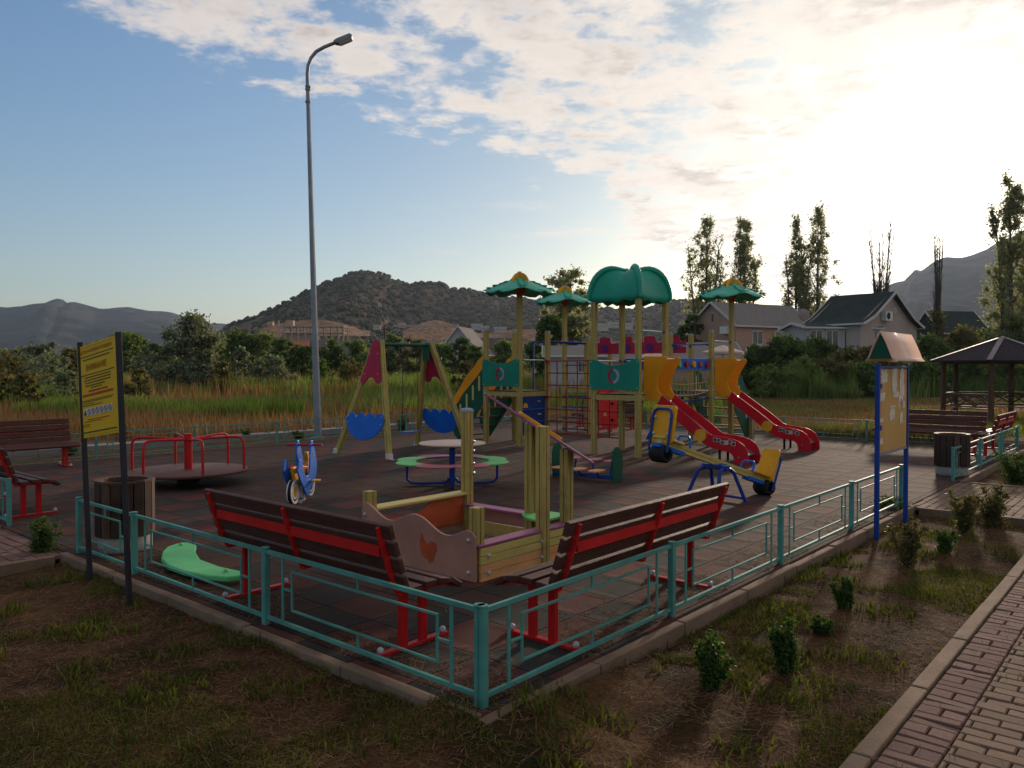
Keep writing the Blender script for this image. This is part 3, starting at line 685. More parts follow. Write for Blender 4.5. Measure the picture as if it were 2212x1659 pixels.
treepx('broad_tree', 'dark tree at the left gable of the peach house', 1492, 656, 78, 74, M['leaf'], 64, nleaf=10000, leaf=.2, trunk_frac=.1, low=True)
treepx('poplar_tree', 'leafy poplar, leftmost of the tall poplars', 1522, 466, 97, 112, M['poplar'], 71, kind='poplar', nleaf=19000, leaf=.15, group='poplars behind the houses')
treepx('poplar_tree', 'leafy poplar with a split top, second of the tall poplars', 1607, 470, 97, 104, M['poplar'], 72, kind='poplar', nleaf=18000, leaf=.15, group='poplars behind the houses')
treepx('poplar_tree', 'narrow poplar, the shorter left one of the joined pair between the houses', 1718, 472, 97, 72, M['poplar'], 73, kind='poplar', nleaf=13000, leaf=.15, group='poplars behind the houses')
treepx('poplar_tree', 'tallest leafy poplar, the right one of the joined pair between the houses', 1764, 443, 97, 108, M['poplar'], 74, kind='poplar', nleaf=20000, leaf=.15, group='poplars behind the houses')
treepx('bare_poplar', 'bare leafless poplar with many upright branches above the dark roofed house', 1901, 462, 97, 54, M['poplar'], 75, kind='bare', nleaf=0)
treepx('bare_poplar', 'thin bare poplar spire right of the dark roofed house', 2024, 480, 80, 26, M['olive'], 76, kind='bare', nleaf=3500, leaf=.2)
treepx('poplar_tree', 'large poplar at the right edge of the picture before the mountain', 2188, 395, 62, 120, M['poplar'], 77, kind='poplar', nleaf=30000, leaf=.13, group='poplars behind the houses')
treepx('green_tree', 'light green tree between the peach house and the dark roofed house', 1790, 668, 90, 90, M['leafmid'], 78, nleaf=9000, leaf=.2, trunk_frac=.1, low=True)
treepx('green_tree', 'low green tree in front of the satellite dish', 1700, 690, 92, 60, M['leafmid'], 79, nleaf=7000, leaf=.2, trunk_frac=.1, low=True)
bb = [(1632, 738, 55, 74, 'leaf', 'dark hedge like bush under the left part of the peach house'), (1705, 716, 55, 120, 'leaf', 'large black green bush in front of the two houses'), (1768, 716, 56, 84, 'leaf', 'dark bush at the foot of the white porch'),
      (1822, 745, 53, 90, 'olive', 'brownish bush left of the notice board roof'), (1880, 738, 53, 90, 'olive', 'shrub behind the notice board'),
      (2010, 715, 58, 90, 'leaf', 'dark bush just right of the notice board roof'), (2075, 700, 62, 110, 'olive', 'olive brown bush below the mansard house'), (2150, 690, 64, 110, 'leafmid', 'green thicket behind the gazebo roof'), (2215, 660, 60, 110, 'leaf', 'dark thicket at the right edge behind the gazebo')]
for i, (px, ty, Y, wp, mm, ds) in enumerate(bb):
    treepx('thicket_bush', ds, px, ty, Y, wp*1.2, M[mm], 90+i, nleaf=12000, leaf=.18, trunk_frac=.03, low=True, cat='bush', group='bushes before the houses')
# far woods: reads as one mass
def woods():
    cs = []; rs = []; cn = []; rr = random.Random(5)
    for i in range(640):
        px = rr.uniform(-900, 2900); Y = rr.uniform(150, 420); b = AT(px, 797, Y); h = rr.uniform(3, 6.5)*(1.0 if px < 1500 else 1.2)
        for k in range(5): cs.append((b.x + rr.uniform(-2.5, 2.5), Y + rr.uniform(-2, 2), h*rr.uniform(.25, .8))); rs.append((2.0, 2.0, h*.28)); cn.append(55)
    v, f = leaf_cards(cs, rs, cn, .75, 9); o = fast_mesh('far_woods', v, f, M['leafmid']); tag(o, 'far strip of woodland at the foot of the hills', 'woods', kind='stuff')
woods()

def blades(name, pts, hmin, hmax, wid, lean, m, label, cat, seed=0, z0=-.15, seg=2):
    """upright tapering blades at points (n,2)"""
    r_ = np.random.default_rng(seed); n = len(pts); h = r_.uniform(hmin, hmax, n)
    if name in ('reed_clump', 'reed_bank'): h = h*np.clip(.62 + .9*np.array([noise.noise(Vector((x*.45, y*.3, 4))) for x, y in pts]), .15, 1.2)
    if name in ('green_reeds', 'sedge', 'reed_plumes'): h = h*(.50 + 1.20*np.clip((pts[:, 1]-24)/60, 0, 1)**.8)*(.8 + .5*np.array([noise.noise(Vector((x*.35, y*.35, 9))) for x, y in pts]))
    a = r_.uniform(0, 2*np.pi, n); l = r_.uniform(.2, 1, n)*lean*h; b = r_.uniform(0, 2*np.pi, n)
    zz = np.full(n, z0) if np.isscalar(z0) else z0
    wx, wy = np.cos(a)*wid/2, np.sin(a)*wid/2; lx, ly = np.cos(b)*l, np.sin(b)*l
    p0 = np.stack([pts[:, 0]-wx, pts[:, 1]-wy, zz], 1); p1 = np.stack([pts[:, 0]+wx, pts[:, 1]+wy, zz], 1)
    p2 = np.stack([pts[:, 0]+wx*.7+lx*.3, pts[:, 1]+wy*.7+ly*.3, zz+h*.6], 1); p3 = np.stack([pts[:, 0]-wx*.7+lx*.3, pts[:, 1]-wy*.7+ly*.3, zz+h*.6], 1)
    p4 = np.stack([pts[:, 0]+lx, pts[:, 1]+ly, zz+h], 1)
    v = np.stack([p0, p1, p2, p3, p4], 1).reshape(-1, 3); k = np.arange(n)*5
    f = np.concatenate([np.stack([k, k+1, k+2], 1), np.stack([k, k+2, k+3], 1), np.stack([k+3, k+2, k+4], 1)])
    o = fast_mesh(name, v, f, m); tag(o, label, cat, kind='stuff'); return o
def scatter(n, fn, seed):
    r_ = random.Random(seed); out_ = []
    while len(out_) < n:
        p = fn(r_)
        if p is not None: out_.append(p)
    return np.array(out_)
def nz(x, y, s, o=0): return noise.noise(Vector((x*s, y*s, o)))
def meadow(r_, d0, d1, px0, px1, thr, o, sc_=.12):
    t = r_.random(); Y = d0*(d1/d0)**t; px = r_.uniform(px0, px1); X = (px-CX)/F*Y
    u, v = UV(Vector((X, Y, 0)))
    if (v < 16.6 and u < 18.2) or (-7 < u < 18 and -5 < v < 16.6): return None
    if o in (2, 17) and Y < 30.5 + 11*nz(X, 3, .16, 40) + 5*nz(X, Y, .5, 41): return None
    if nz(X, Y, sc_, o) + .35*nz(X, Y, sc_*5, o+50) < thr: return None
    return (X, Y)
pts = scatter(39000, lambda r_: meadow(r_, 20, 60, -480, 1500, -.20, 1, .07), 1)
blades('dry_grass_strip', pts, .15, .70, .022, .35, M['dry'], 'tall dry straw coloured grass behind the far fence', 'grass', 1)
pts = scatter(52000, lambda r_: meadow(r_, 25, 85, -480, 1560, .0, 2, .06), 2)
blades('green_reeds', pts, .5, 1.35, .05, .25, M['reed'], 'green reeds filling the meadow', 'reeds', 2)
pts = scatter(6000, lambda r_: meadow(r_, 45, 120, -480, 1560, .05, 3, .05), 3)
blades('reed_plumes', pts, .9, 1.55, .06, .2, M['dry'], 'brown reed tops among the green reeds', 'reeds', 3)
def mound(r_):
    px = r_.gauss(1790, 75); Y = r_.uniform(47, 54); 
    if not 1640 < px < 2300 or nz(px*.02, Y*.3, 1, 60) < -.12: return None
    return ((px-CX)/F*Y, Y)
pts = scatter(6500, mound, 4); b_ = blades('reed_clump', pts, .8, 2.4, .05, .35, M['leafmid'], 'green and brown reeds in front of the dark bush', 'reeds', 4)
pts = scatter(5000, lambda r_: ((r_.uniform(1880, 2330)-CX)/F*(Yq := r_.uniform(49, 58)), Yq), 6); blades('reed_bank', pts, .6, 2.2, .05, .3, M['leaf'], 'dark green reeds behind the gazebo', 'reeds', 6)
pts = scatter(36000, lambda r_: meadow(r_, 21, 56, 1560, 2500, -.3, 5, .3), 7); blades('mown_grass', pts, .05, .20, .03, .6, M['dry'], 'short dry grass on the field at the right', 'grass', 7)
pts = scatter(9000, lambda r_: meadow(r_, 21, 50, 1560, 2500, .08, 6, .2), 8); blades('field_tufts', pts, .08, .25, .03, .6, M['reed'], 'green tufts in the mown field at the right', 'grass', 8)

# lawn round the fence
def lawnpt(r_, thr, o, s=.9, far=1.0):
    # denser near the camera
    if r_.random() < .72:
        u = r_.uniform(-4.0, 9.0); v = r_.uniform(-1.54, 5.0)
    else: u = r_.uniform(-6.0, 17); v = r_.uniform(-1.54, 14.6)
    if u > -.10 and v > -.09 and u < 16.6 and v < 13.05: return None
    if 7.62 < u < 10.55 and v < 0: return None
    if u < 0 and 5.08 < v < 7.02: return None
    p = W(u, v)
    if p.length < 1.2 or p.y < .6: return None
    if nz(p.x, p.y, s, o) + .35*nz(p.x, p.y, s*4, o+5) < thr: return None
    return (p.x, p.y, u, v)
def lawn_blades(name, n, thr, o, hmin, hmax, wid, lean, m, label, seed, s=.9):
    q = scatter(n, lambda r_: lawnpt(r_, thr, o, s), seed); z = np.array([lawn_hh(a[2], a[3]) for a in q]) - .008
    return blades(name, q[:, :2], hmin, hmax, wid, lean, m, label, 'grass', seed, z)
lawn_blades('lawn_grass', 100000, .07, 11, .010, .048, .006, .9, M['lawngreen'], 'short green grass patches on the lawn strip round the fence', 21)
lawn_blades('lawn_weeds', 14000, .20, 12, .025, .085, .012, .8, M['lawngreen'], 'broader green weeds in the lawn', 22, 2.2)
# straw lying flat
def lie(name, n, fn, lmin, lmax, wid, m, label, seed, zf):
    q = scatter(n, fn, seed); r_ = np.random.default_rng(seed); N = len(q); L = r_.uniform(lmin, lmax, N); a = r_.uniform(0, 2*np.pi, N); t = r_.normal(0, .18, N)
    z = np.array([zf(b) for b in q]) + .006
    dx_, dy_, dz_ = np.cos(a)*L/2, np.sin(a)*L/2, np.abs(t)*L/2; wx, wy = -np.sin(a)*wid/2, np.cos(a)*wid/2; sg = np.sign(t)
    x, y = q[:, 0], q[:, 1]
    v = np.stack([np.stack([x-dx_-wx, y-dy_-wy, z], 1), np.stack([x-dx_+wx, y-dy_+wy, z], 1), np.stack([x+dx_+wx*.4, y+dy_+wy*.4, z+dz_*2], 1), np.stack([x+dx_-wx*.4, y+dy_-wy*.4, z+dz_*2], 1)], 1).reshape(-1, 3)
    o = fast_mesh(name, v, np.arange(N*4).reshape(N, 4), m); tag(o, label, 'straw', kind='stuff'); return o
lie('lawn_straw', 60000, lambda r_: lawnpt(r_, -.35, 13), .015, .085, .004, M['straw'], 'dead straw lying over the lawn', 23, lambda b: lawn_hh(b[2], b[3]))
def edge(r_):
    e = r_.random(); q = abs(r_.gauss(0, .22))
    if e < .45: u, v = r_.uniform(0, 7.6), q
    elif e < .65: u, v = q, r_.uniform(0, 5)
    elif e < .85: u, v = r_.uniform(0, 16), 12.85 - q
    else: u, v = 16.4 - q, r_.uniform(0, 12)
    if nz(u, v, 1.1, 4) < -.1: return None
    p = W(u, v); return (p.x, p.y, u, v)
lie('edge_litter', 9000, edge, .02, .10, .005, M['straw'], 'dry leaves and stalks blown along the edge of the rubber floor', 24, lambda b: .001)
def fl(r_):
    u, v = r_.uniform(0, 16), r_.uniform(0, 12.5); p = W(u, v); return (p.x, p.y, u, v)
lie('floor_litter', 420, fl, .02, .08, .008, M['straw'], 'single dry leaves scattered on the rubber floor', 25, lambda b: .001)
def pl(r_):
    if r_.random() < .7: u, v = r_.uniform(-4, 9), r_.uniform(-4, -1.6)
    else: u, v = r_.uniform(7.7, 10.4), r_.uniform(-1.6, 0)
    p = W(u, v); return (p.x, p.y, u, v)
lie('path_litter', 900, pl, .02, .10, .004, M['straw'], 'straw scattered on the paved path', 26, lambda b: -.008)
def pj(r_):
    u = round(r_.uniform(-4, 8)/.11)*.11 + r_.gauss(0, .006); v = r_.uniform(-4, -1.6)
    if nz(u, v, .9, 8) < .12: return None
    p = W(u, v); return (p.x, p.y)
blades('joint_weeds', scatter(3500, pj, 27), .008, .03, .006, 1.2, M['lawngreen'], 'small weeds growing in the joints of the paved path', 'weeds', 27, -.025)

# young shrubs planted along the lawn strip
def shrub(label, px, by, ty, wpx, m, seed, leaf=.022, n=3200, name='young_shrub', col2=None):
    leaf *= .62; n = int(n*1.7); m = M['shrub'] if m in (M['leaf'], M['leafmid']) else m; b = G(px, by, -.09); h = (by-ty)/F*b.y; wd_ = wpx/F*b.y; rr = random.Random(seed)
    t = thing(name, label, 'shrub', b, rr.uniform(0, 6), 'young shrubs in the lawn'); mb = MB(); cs = []; rs = []
    for k in range(13):
        an = rr.uniform(0, 6.28); ex = wd_*.50*rr.uniform(.15, 1); hh = h*rr.uniform(.6, 1)
        pts_ = [Vector((math.cos(an)*ex*(i/4)**.8, math.sin(an)*ex*(i/4)**.8, -.03 + hh*i/4)) for i in range(5)]
        mb.tube(pts_, [.006*(1-.7*i/4) for i in range(5)], 5)
        for i in range(1, 5):
            for q in range(2):
                p = pts_[i-1].lerp(pts_[i], rr.random()); cs.append((p.x + rr.uniform(-.1, .1)*wd_, p.y + rr.uniform(-.1, .1)*wd_, max(.04, p.z))); rs.append((wd_*.17, wd_*.17, h*.11))
    mb.build('stem', M['bark'], t); v, f = leaf_cards(cs, rs, [n//len(cs)]*len(cs), leaf, seed); fast_mesh('foliage', v, f, m, t); return t
shrub('dark green young shrub nearest to the camera, broad and dense', 1540, 1487, 1362, 92, M['leaf'], 201, n=4200)
shrub('tall dark green young shrub second from the camera', 1697, 1450, 1318, 84, M['leaf'], 202, n=4200)
shrub('small low green shrub just behind the second tall shrub', 1775, 1372, 1325, 56, M['leaf'], 203, n=2000)
shrub('slim dark cone shaped shrub in the middle of the lawn strip', 1826, 1318, 1238, 50, M['leaf'], 204, n=3000)
shrub('reddish green upright shrub right of the notice board', 1960, 1220, 1118, 76, M['olive'], 205, n=3200, leaf=.026)
shrub('airy green shrub behind the reddish upright one', 2040, 1196, 1135, 56, M['leafmid'], 206, n=1700, leaf=.026)
shrub('twiggy brown green shrub at the paved entrance, left of the pair', 2085, 1148, 1052, 72, M['olive'], 207, n=2600, leaf=.03)
shrub('dense dark shrub at the paved entrance, right of the pair', 2148, 1140, 1036, 78, M['olive'], 208, n=4200, leaf=.028)
shrub('dark rounded shrub at the right edge of the picture', 2200, 1046, 972, 84, M['leaf'], 209, n=4500, leaf=.03)
shrub('bushy yellow green shrub by the left entrance path', 88, 1208, 1112, 86, M['leafmid'], 210, n=4200, leaf=.022)
shrub('low leafy shrub at the foot of the notice board', 1925, 1112, 1068, 90, M['leafmid'], 211, n=2600, leaf=.022)
for i, (px, by, ty, lb) in enumerate([(535, 945, 922, 'small dark shrub behind the far fence beside the merry-go-round'), (645, 950, 925, 'small green shrub at the foot of the lamp post'), (868, 930, 895, 'small dark shrub behind the swing seat'), (150, 985, 955, 'small dark shrub under the bench at the far left')]):
    shrub(lb, px, by, ty, 34, M['leaf'], 220+i, n=900, leaf=.04)
def heap(r_):
    u = r_.gauss(17.2, .25); v = r_.uniform(1, 5.5); p = W(u, v); return (p.x, p.y)
blades('dry_weeds', scatter(5000, heap, 31), .1, .5, .02, .7, M['olive'], 'brown dead weeds heaped behind the far right fence', 'weeds', 31, -.1)
# second kind of green in the meadow: darker sedge clumps and low shrubs
pts = scatter(26000, lambda r_: meadow(r_, 24, 90, -480, 1560, .05, 17, .09), 12)
blades('sedge', pts, .4, 1.15, .045, .5, M['leafmid'], 'dark green sedge patches in the meadow', 'sedge', 12)
mb_spots = [(60, 812, 34, 60, 'olive'), (140, 800, 40, 70, 'silver'), (-10, 800, 38, 80, 'olive'), (230, 806, 40, 50, 'leafmid'), (300, 800, 44, 50, 'olive'), (480, 782, 52, 50, 'olive'), (560, 778, 60, 40, 'silver'), (690, 775, 60, 60, 'leaf'), (760, 780, 55, 60, 'olive'), (1000, 782, 48, 50, 'olive'), (95, 762, 55, 90, 'silver'), (20, 766, 56, 90, 'olive'), (200, 764, 60, 90, 'olive')]
lbs = ['low brown bush in the meadow above the bench at the far left', 'pale low bush left of the yellow sign', 'brown bush at the left edge of the meadow', 'low green bush hidden behind the yellow sign', 'brown bush just right of the yellow sign post', 'low brown bush below the small silvery bush', 'pale low bush left of the low wide grey bush', 'dark low bush right behind the lamp post', 'brown low bush left of the swing in the meadow', 'brown low bush in reeds left of the grey metal box',
       'pale wide bush in front of the olive tree at the left', 'brownish wide bush at the left edge before the tree line', 'brownish wide bush behind the top of the yellow sign']
for i, (px, ty, Y, wp, mm) in enumerate(mb_spots):
    treepx('meadow_bush', lbs[i], px, ty - 12, Y, wp*1.2, M[mm], 300+i, nleaf=3500, leaf=.11, trunk_frac=.03, low=True, cat='bush', group='low bushes in the meadow')

for i, (px, ty, Y, wp, mm, lb) in enumerate([(1668, 792, 49, 90, 'leafmid', 'low green scrub at the left foot of the dark bush behind the slides'), (1735, 782, 50, 100, 'leafmid', 'green scrub mound below the large black green bush'), (1800, 770, 51, 110, 'olive', 'brown green scrub mound left of the notice board'),
    (1862, 776, 50, 90, 'leafmid', 'green scrub mound directly behind the notice board post'), (1935, 780, 52, 100, 'leaf', 'dark scrub mound hidden behind the pin board'), (2005, 776, 53, 90, 'leafmid', 'green scrub right of the pin board under the gazebo eave'),
    (2080, 782, 53, 110, 'leaf', 'dark scrub seen through the left bay of the gazebo'), (2165, 778, 54, 120, 'leafmid', 'green scrub seen through the right bay of the gazebo')]):
    treepx('scrub_mound', lb, px, ty, Y, wp*1.25, M[mm], 340+i, nleaf=9000, leaf=.15, trunk_frac=.02, low=True, cat='bush', group='scrub along the far edge of the field')
# ================================================================== fences
FH = .512
def fence(label, pts, parent_loc, skip_end_stiles=False, name='low_fence', panels=None):
    """pts: (u, v) of the posts; local frame = playground grid"""
    p0 = pts[0]; t = thing(name, label, 'fence', W(p0[0], p0[1]), UA, 'turquoise fences round the playground')
    L = [Vector((p[0]-p0[0], p[1]-p0[1], 0)) for p in pts]; s = .042
    for p in L:
        mb = MB(); mb.box(p + Vector((0, 0, FH/2 - .05)), (s, s, FH + .09)); mb.cyl(p + Vector((0, 0, FH)), .0285, .008, 16); mb.build('post', M['teal'], t, bev=.003)
    for a, b in zip(L, L[1:]):
        d = (b-a); n = d.length; d.normalize(); mb = MB(); A = lambda x, z: a + d*x + Vector((0, 0, z))
        mb.bar(A(s/2, .488), A(n-s/2, .488), .022, .024); mb.bar(A(s/2, .052), A(n-s/2, .052), .022, .022)
        st = min(.20, n*.14); i0 = st + .10; ih = .012
        for x in (st, n-st): mb.bar(A(x, .063), A(x, .476), .008, .022, up=tuple(d))
        for z in (.400, .150): mb.bar(A(i0, z), A(n-i0, z), ih, ih)
        for x in (i0 + ih/2, n-i0-ih/2): mb.bar(A(x, .156), A(x, .394), ih, ih, up=tuple(d))
        for x0, x1 in ((st+.011, i0), (n-i0, n-st-.011)): mb.bar(A(x0, .275), A(x1, .275), ih, ih)
        for z0, z1 in ((.406, .476), (.063, .144)): mb.bar(A(n/2, z0), A(n/2, z1), ih, ih, up=tuple(d))
        mb.build('panel', M['teal'], t)
    return t
S = 1.91
fence('turquoise low fence in the foreground, running right from the corner post to the notice board', [(S*i, 0) for i in range(5)], None)
fence('turquoise low metal fence in the foreground, running left from the corner behind the yellow sign', [(0, .0215 + .001)] + [(0, 1.97*i) for i in (1, 2)] + [(0, 5.09)], None)
fence('short turquoise fence at the far right behind the paved entrance', [(10.5, 0), (12.55, 0), (14.6, 0), (16.5, 0)], None)
fence('turquoise fence stub at the left edge of the picture', [(0, 7.0), (0, 9.0), (0, 11.0), (0, 12.9)], None)
fence('thin turquoise fence in the back behind the merry-go-round and swing', [(-2.6 + 1.95*i, 13.0) for i in range(11)], None)
fence('turquoise fence at the back right behind the slides', [(16.5, 12.9 - 1.98*i) for i in range(7)], None)

# ================================================================== benches
def make_bench(label):
    """local: x along the bench, sitter faces +y, legs stand at y 0.3"""
    t = thing('park_bench', label, 'bench', (0, 0, 0), 0, 'red legged benches round the playground'); Lh = 1.05
    seat = [(.20, .405), (.315, .415), (.43, .408), (.535, .375)]
    def plank(y, z, ang, w_=.090, th=.036):
        mb = MB(); m = Matrix.Rotation(ang, 3, 'X'); mb.box((0, y, z), (2*Lh, w_, th), m); return mb
    for (y, z), a in zip(seat, (0.06, 0, -.18, -.55)): plank(y, z, a).build('seat_plank', M['plank'], t, bev=.006)
    for i, (y, z) in enumerate([(.118, .455), (.085, .56), (.049, .665), (.012, .768)]):
        plank(y, z, math.pi/2 + .30).build('back_plank', M['plank'], t, bev=.006)
    mb = MB(); mb.bar((-.92, .030, .640), (.92, .030, .640), .022, .062); mb.build('back_rail', M['red'], t)
    for x in (-.96, 0, .96):
        mb = MB(); mb.bar((x, -.014, .795), (x, .024, .66), .045, .022, up=(1, 0, 0)); mb.bar((x, .024, .665), (x, .085, .49), .045, .022, up=(1, 0, 0)); mb.bar((x, .085, .495), (x, .13, .395), .045, .022, up=(1, 0, 0))
        mb.bar((x, .12, .378), (x, .50, .372), .045, .022); mb.bar((x, .49, .372), (x, .57, .335), .045, .02)
        br = mb.build('back_bracket', M['red'], t, bev=.002); mb = MB()
        for y, z in ((.01, .745), (.045, .645), (.08, .54), (.115, .44)): mb.ball((x, y-.018, z), .009, 8, 5)
        mb.build('bolt', M['bolt'], br)
    for x in (-.88, .88):
        for y in (.235, .395):
            mb = MB(); mb.bar((x, y, .02), (x, y, .37), .055, .035, up=(1, 0, 0)); mb.build('leg', M['red'], t, bev=.003)
        mb = MB(); mb.bar((x, .03, .012), (x, .60, .012), .05, .022); f = mb.build('foot_bar', M['red'], t, bev=.003)
        [MB().ball((x, y_, .038), .022, 10, 6).build('bolt_cap', M['bolt'], f) for y_ in (.06, .57)]
    return t
b0 = make_bench('dark brown plank bench with red frame in the left foreground, back to the fence')
b0.location = W(.045, 1.80); b0.rotation_euler = (0, 0, UA - math.pi/2)
def bench(label, u, v, rot):
    c = copy_tree(b0); c['label'] = label; c.location = W(u, v); c.rotation_euler = (0, 0, UA + rot); return c
bench('dark brown plank bench with red frame in the foreground right, along the right fence', 1.82, .045, 0)
bench('dark brown bench with red legs cut off by the left edge, behind the fence stub', .05, 8.35, -math.pi/2)
bench('brown bench seen from the front at the far left, beside the yellow sign', 1.55, 12.55, math.pi)
bench('brown bench at the back fence seen between the slide tower posts', 16.35, 10.0, math.pi/2)
bench('dark bench facing the camera right of the notice board, behind the litter bin', 15.9, 1.50, math.pi/2)
bench('bench with sunlit top plank at the far right fence', 15.6, .045, 0)

# ================================================================== litter bins
def make_bin(label, loc):
    t = thing('litter_bin', label, 'litter bin', loc, .35, 'round slatted litter bins')
    mb = MB(); mb.lathe([(.0, .0), (.225, 0), (.235, .02), (.235, .19), (.20, .20), (0, .20)], n=28); mb.build('concrete_base', M['concrete'], t)
    n = 16
    for k in range(n):
        a = 2*math.pi*(k+.5)/n; m = Matrix.Rotation(a, 3, 'Z'); q = MB()
        q.box((math.cos(a)*.243, math.sin(a)*.243, .40), (.022, .088, .50), m); q.build('slat', M['darkwood'] if k % 5 else M['wood'], t, bev=.004)
    mb = MB(); mb.lathe([(.205, .62), (.205, .662), (.262, .668), (.262, .645), (.256, .64)], n=16, smooth=False); mb.build('rim', M['wood'], t)
    mb = MB(); mb.lathe([(.0, .24), (.20, .24), (.215, .63)], n=24); mb.build('liner', M['black'], t); return t
bin0 = make_bin('dark slatted round litter bin with concrete base behind the yellow sign', G(271, 1186))
b_ = copy_tree(bin0); b_['label'] = 'dark slatted round litter bin by the far right fence, before the benches'; b_.location = G(2056, 1026)

# ================================================================== yellow sign
sl, sr = G(195, 1262, -.08), G(280, 1312, -.08)
t = thing('notice_sign', 'yellow printed notice sheet on two dark square posts at the left', 'sign', sl); 
lean = -.032
def sp_(base, z): return Vector((base.x - sl.x + lean*(z+.08), base.y - sl.y, z - sl.z))
for b_, zt in ((sl, 1.92), (sr, 1.975)):
    mb = MB(); mb.bar(sp_(b_, -.25), sp_(b_, zt), .034, .034, up=(.5, .8, 0)); mb.build('post', M['darkpost'], t, bev=.003)
dB = (sr - sl); dB.z = 0; Lb = dB.length; dB.normalize(); nB = Vector((dB.y, -dB.x, 0))   # towards the camera side
if nB.y > 0: nB = -nB
a0 = sl + dB*(-.06) - nB*.022; a1 = sl + dB*(Lb - .03) - nB*.022
def bp_(s, zz, off=0.0):      # point on the sheet: s 0..1 across, zz 0..1 up
    p = a0.lerp(a1, s); zb = 1.12 + .11*s; zt = 1.87 + .085*s; z = zb + (zt-zb)*zz; return Vector((p.x - sl.x + lean*(z+.08), p.y - sl.y, z - sl.z)) + nB*off
nB2 = nB
def sheet_quad(mb, s0, s1, z0, z1, off, th=.002):
    A = [bp_(s0, z0, off), bp_(s1, z0, off), bp_(s1, z1, off), bp_(s0, z1, off)]; B = [p - nB*th for p in A]
    mb.add(A + B, [(0,1,2,3), (7,6,5,4), (0,4,5,1), (1,5,6,2), (2,6,7,3), (3,7,4,0)])
mb = MB(); sheet_quad(mb, 0, 1, 0, 1, .030, .005); sh = mb.build('sign_sheet', M['signyel'], t)
def sheet_text(txt, sc0, zc, hgt, wdt, m):
    vs, fs = text_mesh(txt, 1.0); xs = [v.x for v in vs]; wx = max(xs)-min(xs); mb = MB()
    mb.add([bp_(sc0 + v.x/wx*wdt, zc + v.y*hgt, .0325) for v in vs], fs); return mb
for txt, zc, hg, wd_ in (('ДЕТСКАЯ ИГРОВАЯ ПЛОЩАДКА', .925, .052, .80), ('ВНИМАНИЕ', .745, .095, .52)):
    sheet_text(txt, .5, zc, hg, wd_, None).build('lettering', M['signred'], sh)
# the small print is unreadable in the photograph: rows of short strokes
def rows(spec, m, seed):
    rr = random.Random(seed); mb = MB()
    for zc, s0, s1, hh in spec:
        s = s0
        while s < s1:
            w2 = rr.uniform(.012, .05); sheet_quad(mb, s, min(s+w2, s1), zc-hh/2, zc+hh/2, .0325, .0015); s += w2 + rr.uniform(.006, .012)
    mb.build('small_print', m, sh)
rows([(.875, .08, .93, .010), (.84, .16, .84, .013), (.675, .06, .94, .010), (.645, .18, .85, .012), (.615, .17, .85, .012), (.585, .20, .84, .012), (.555, .20, .70, .012), (.53, .34, .62, .010),
      (.40, .10, .90, .007), (.385, .12, .86, .007), (.365, .10, .40, .007), (.345, .10, .62, .007), (.14, .08, .28, .007), (.12, .08, .26, .007), (.055, .06, .94, .016)], M['signink'], 3)
rows([(.495, .28, .76, .020), (.455, .12, .90, .026), (.19, .22, .78, .010), (.17, .14, .60, .008), (.93, .06, .94, .0), (.975, .02, .98, .003), (.02, .02, .98, .003)], M['signred'], 4)
mb = MB(); sheet_quad(mb, .14, .86, .235, .315, .0325, .0015); mb.build('pictogram_strip', M['paper'], sh)
mb = MB()
for k in range(7):
    s = .175 + k*.106; cc = .275
    if k == 0: mb.add([bp_(s-.035, cc-.03, .0345), bp_(s+.035, cc-.03, .0345), bp_(s, cc+.03, .0345)], [(0,1,2)])
    else:
        n = 14; vs = []
        for q in range(n):
            a = 2*math.pi*q/n
            for r_ in (.8, 1.0): vs.append(bp_(s + math.cos(a)*.042*r_, cc + math.sin(a)*.034*r_, .0345))
        mb.add(vs, [(2*q, 2*q+1, (2*q+3) % (2*n), (2*q+2) % (2*n)) for q in range(n)])
        mb.add([bp_(s-.03, cc+.02, .0347), bp_(s-.022, cc+.027, .0347), bp_(s+.03, cc-.02, .0347), bp_(s+.022, cc-.027, .0347)], [(0,1,2,3)])
mb.build('pictogram', M['darkpost'], sh)

# ================================================================== notice board with a little roof
u0, u1, vb = 5.77, 6.88, -.24; L0 = u1-u0
t = thing('notice_board', 'blue framed notice board with torn papers and a small peach gable roof', 'notice board', W(u0, vb, -.08), UA)
for x in (0, L0):
    mb = MB(); mb.box((x, 0, .86), (.044, .044, 1.94)); mb.build('post', M['blue'], t, bev=.003)
for z in (1.80, .885): 
    mb = MB(); mb.bar((.018, 0, z), (L0-.018, 0, z), .03, .028); mb.build('rail', M['blue'] if z > 1 else M['galv'], t, bev=.002)
mb = MB(); mb.box((L0/2, -.0, 1.34), (L0-.045, .014, .88)); bd = mb.build('pin_board', M['board'], t, bev=.002)
for z in (1.60, 1.165):
    mb = MB(); mb.box((.045, -.012, z), (.06, .03, .05)); mb.build('hinge', M['blue'], t, bev=.003)
def torn(cx, cz, w_, h_, seed, n=22, off=-.0095):
    rr = random.Random(seed); pts = []
    for k in range(n):
        a = 2*math.pi*k/n; r_ = 1/max(abs(math.cos(a)), abs(math.sin(a))); j = rr.uniform(.62, 1.02); pts.append((cx + math.cos(a)*r_*w_/2*j, cz + math.sin(a)*r_*h_/2*j))
    mb = MB(); mb.prism(pts, .0015, (0, off, 0), (1, 0, 0), (0, 0, 1)); return mb
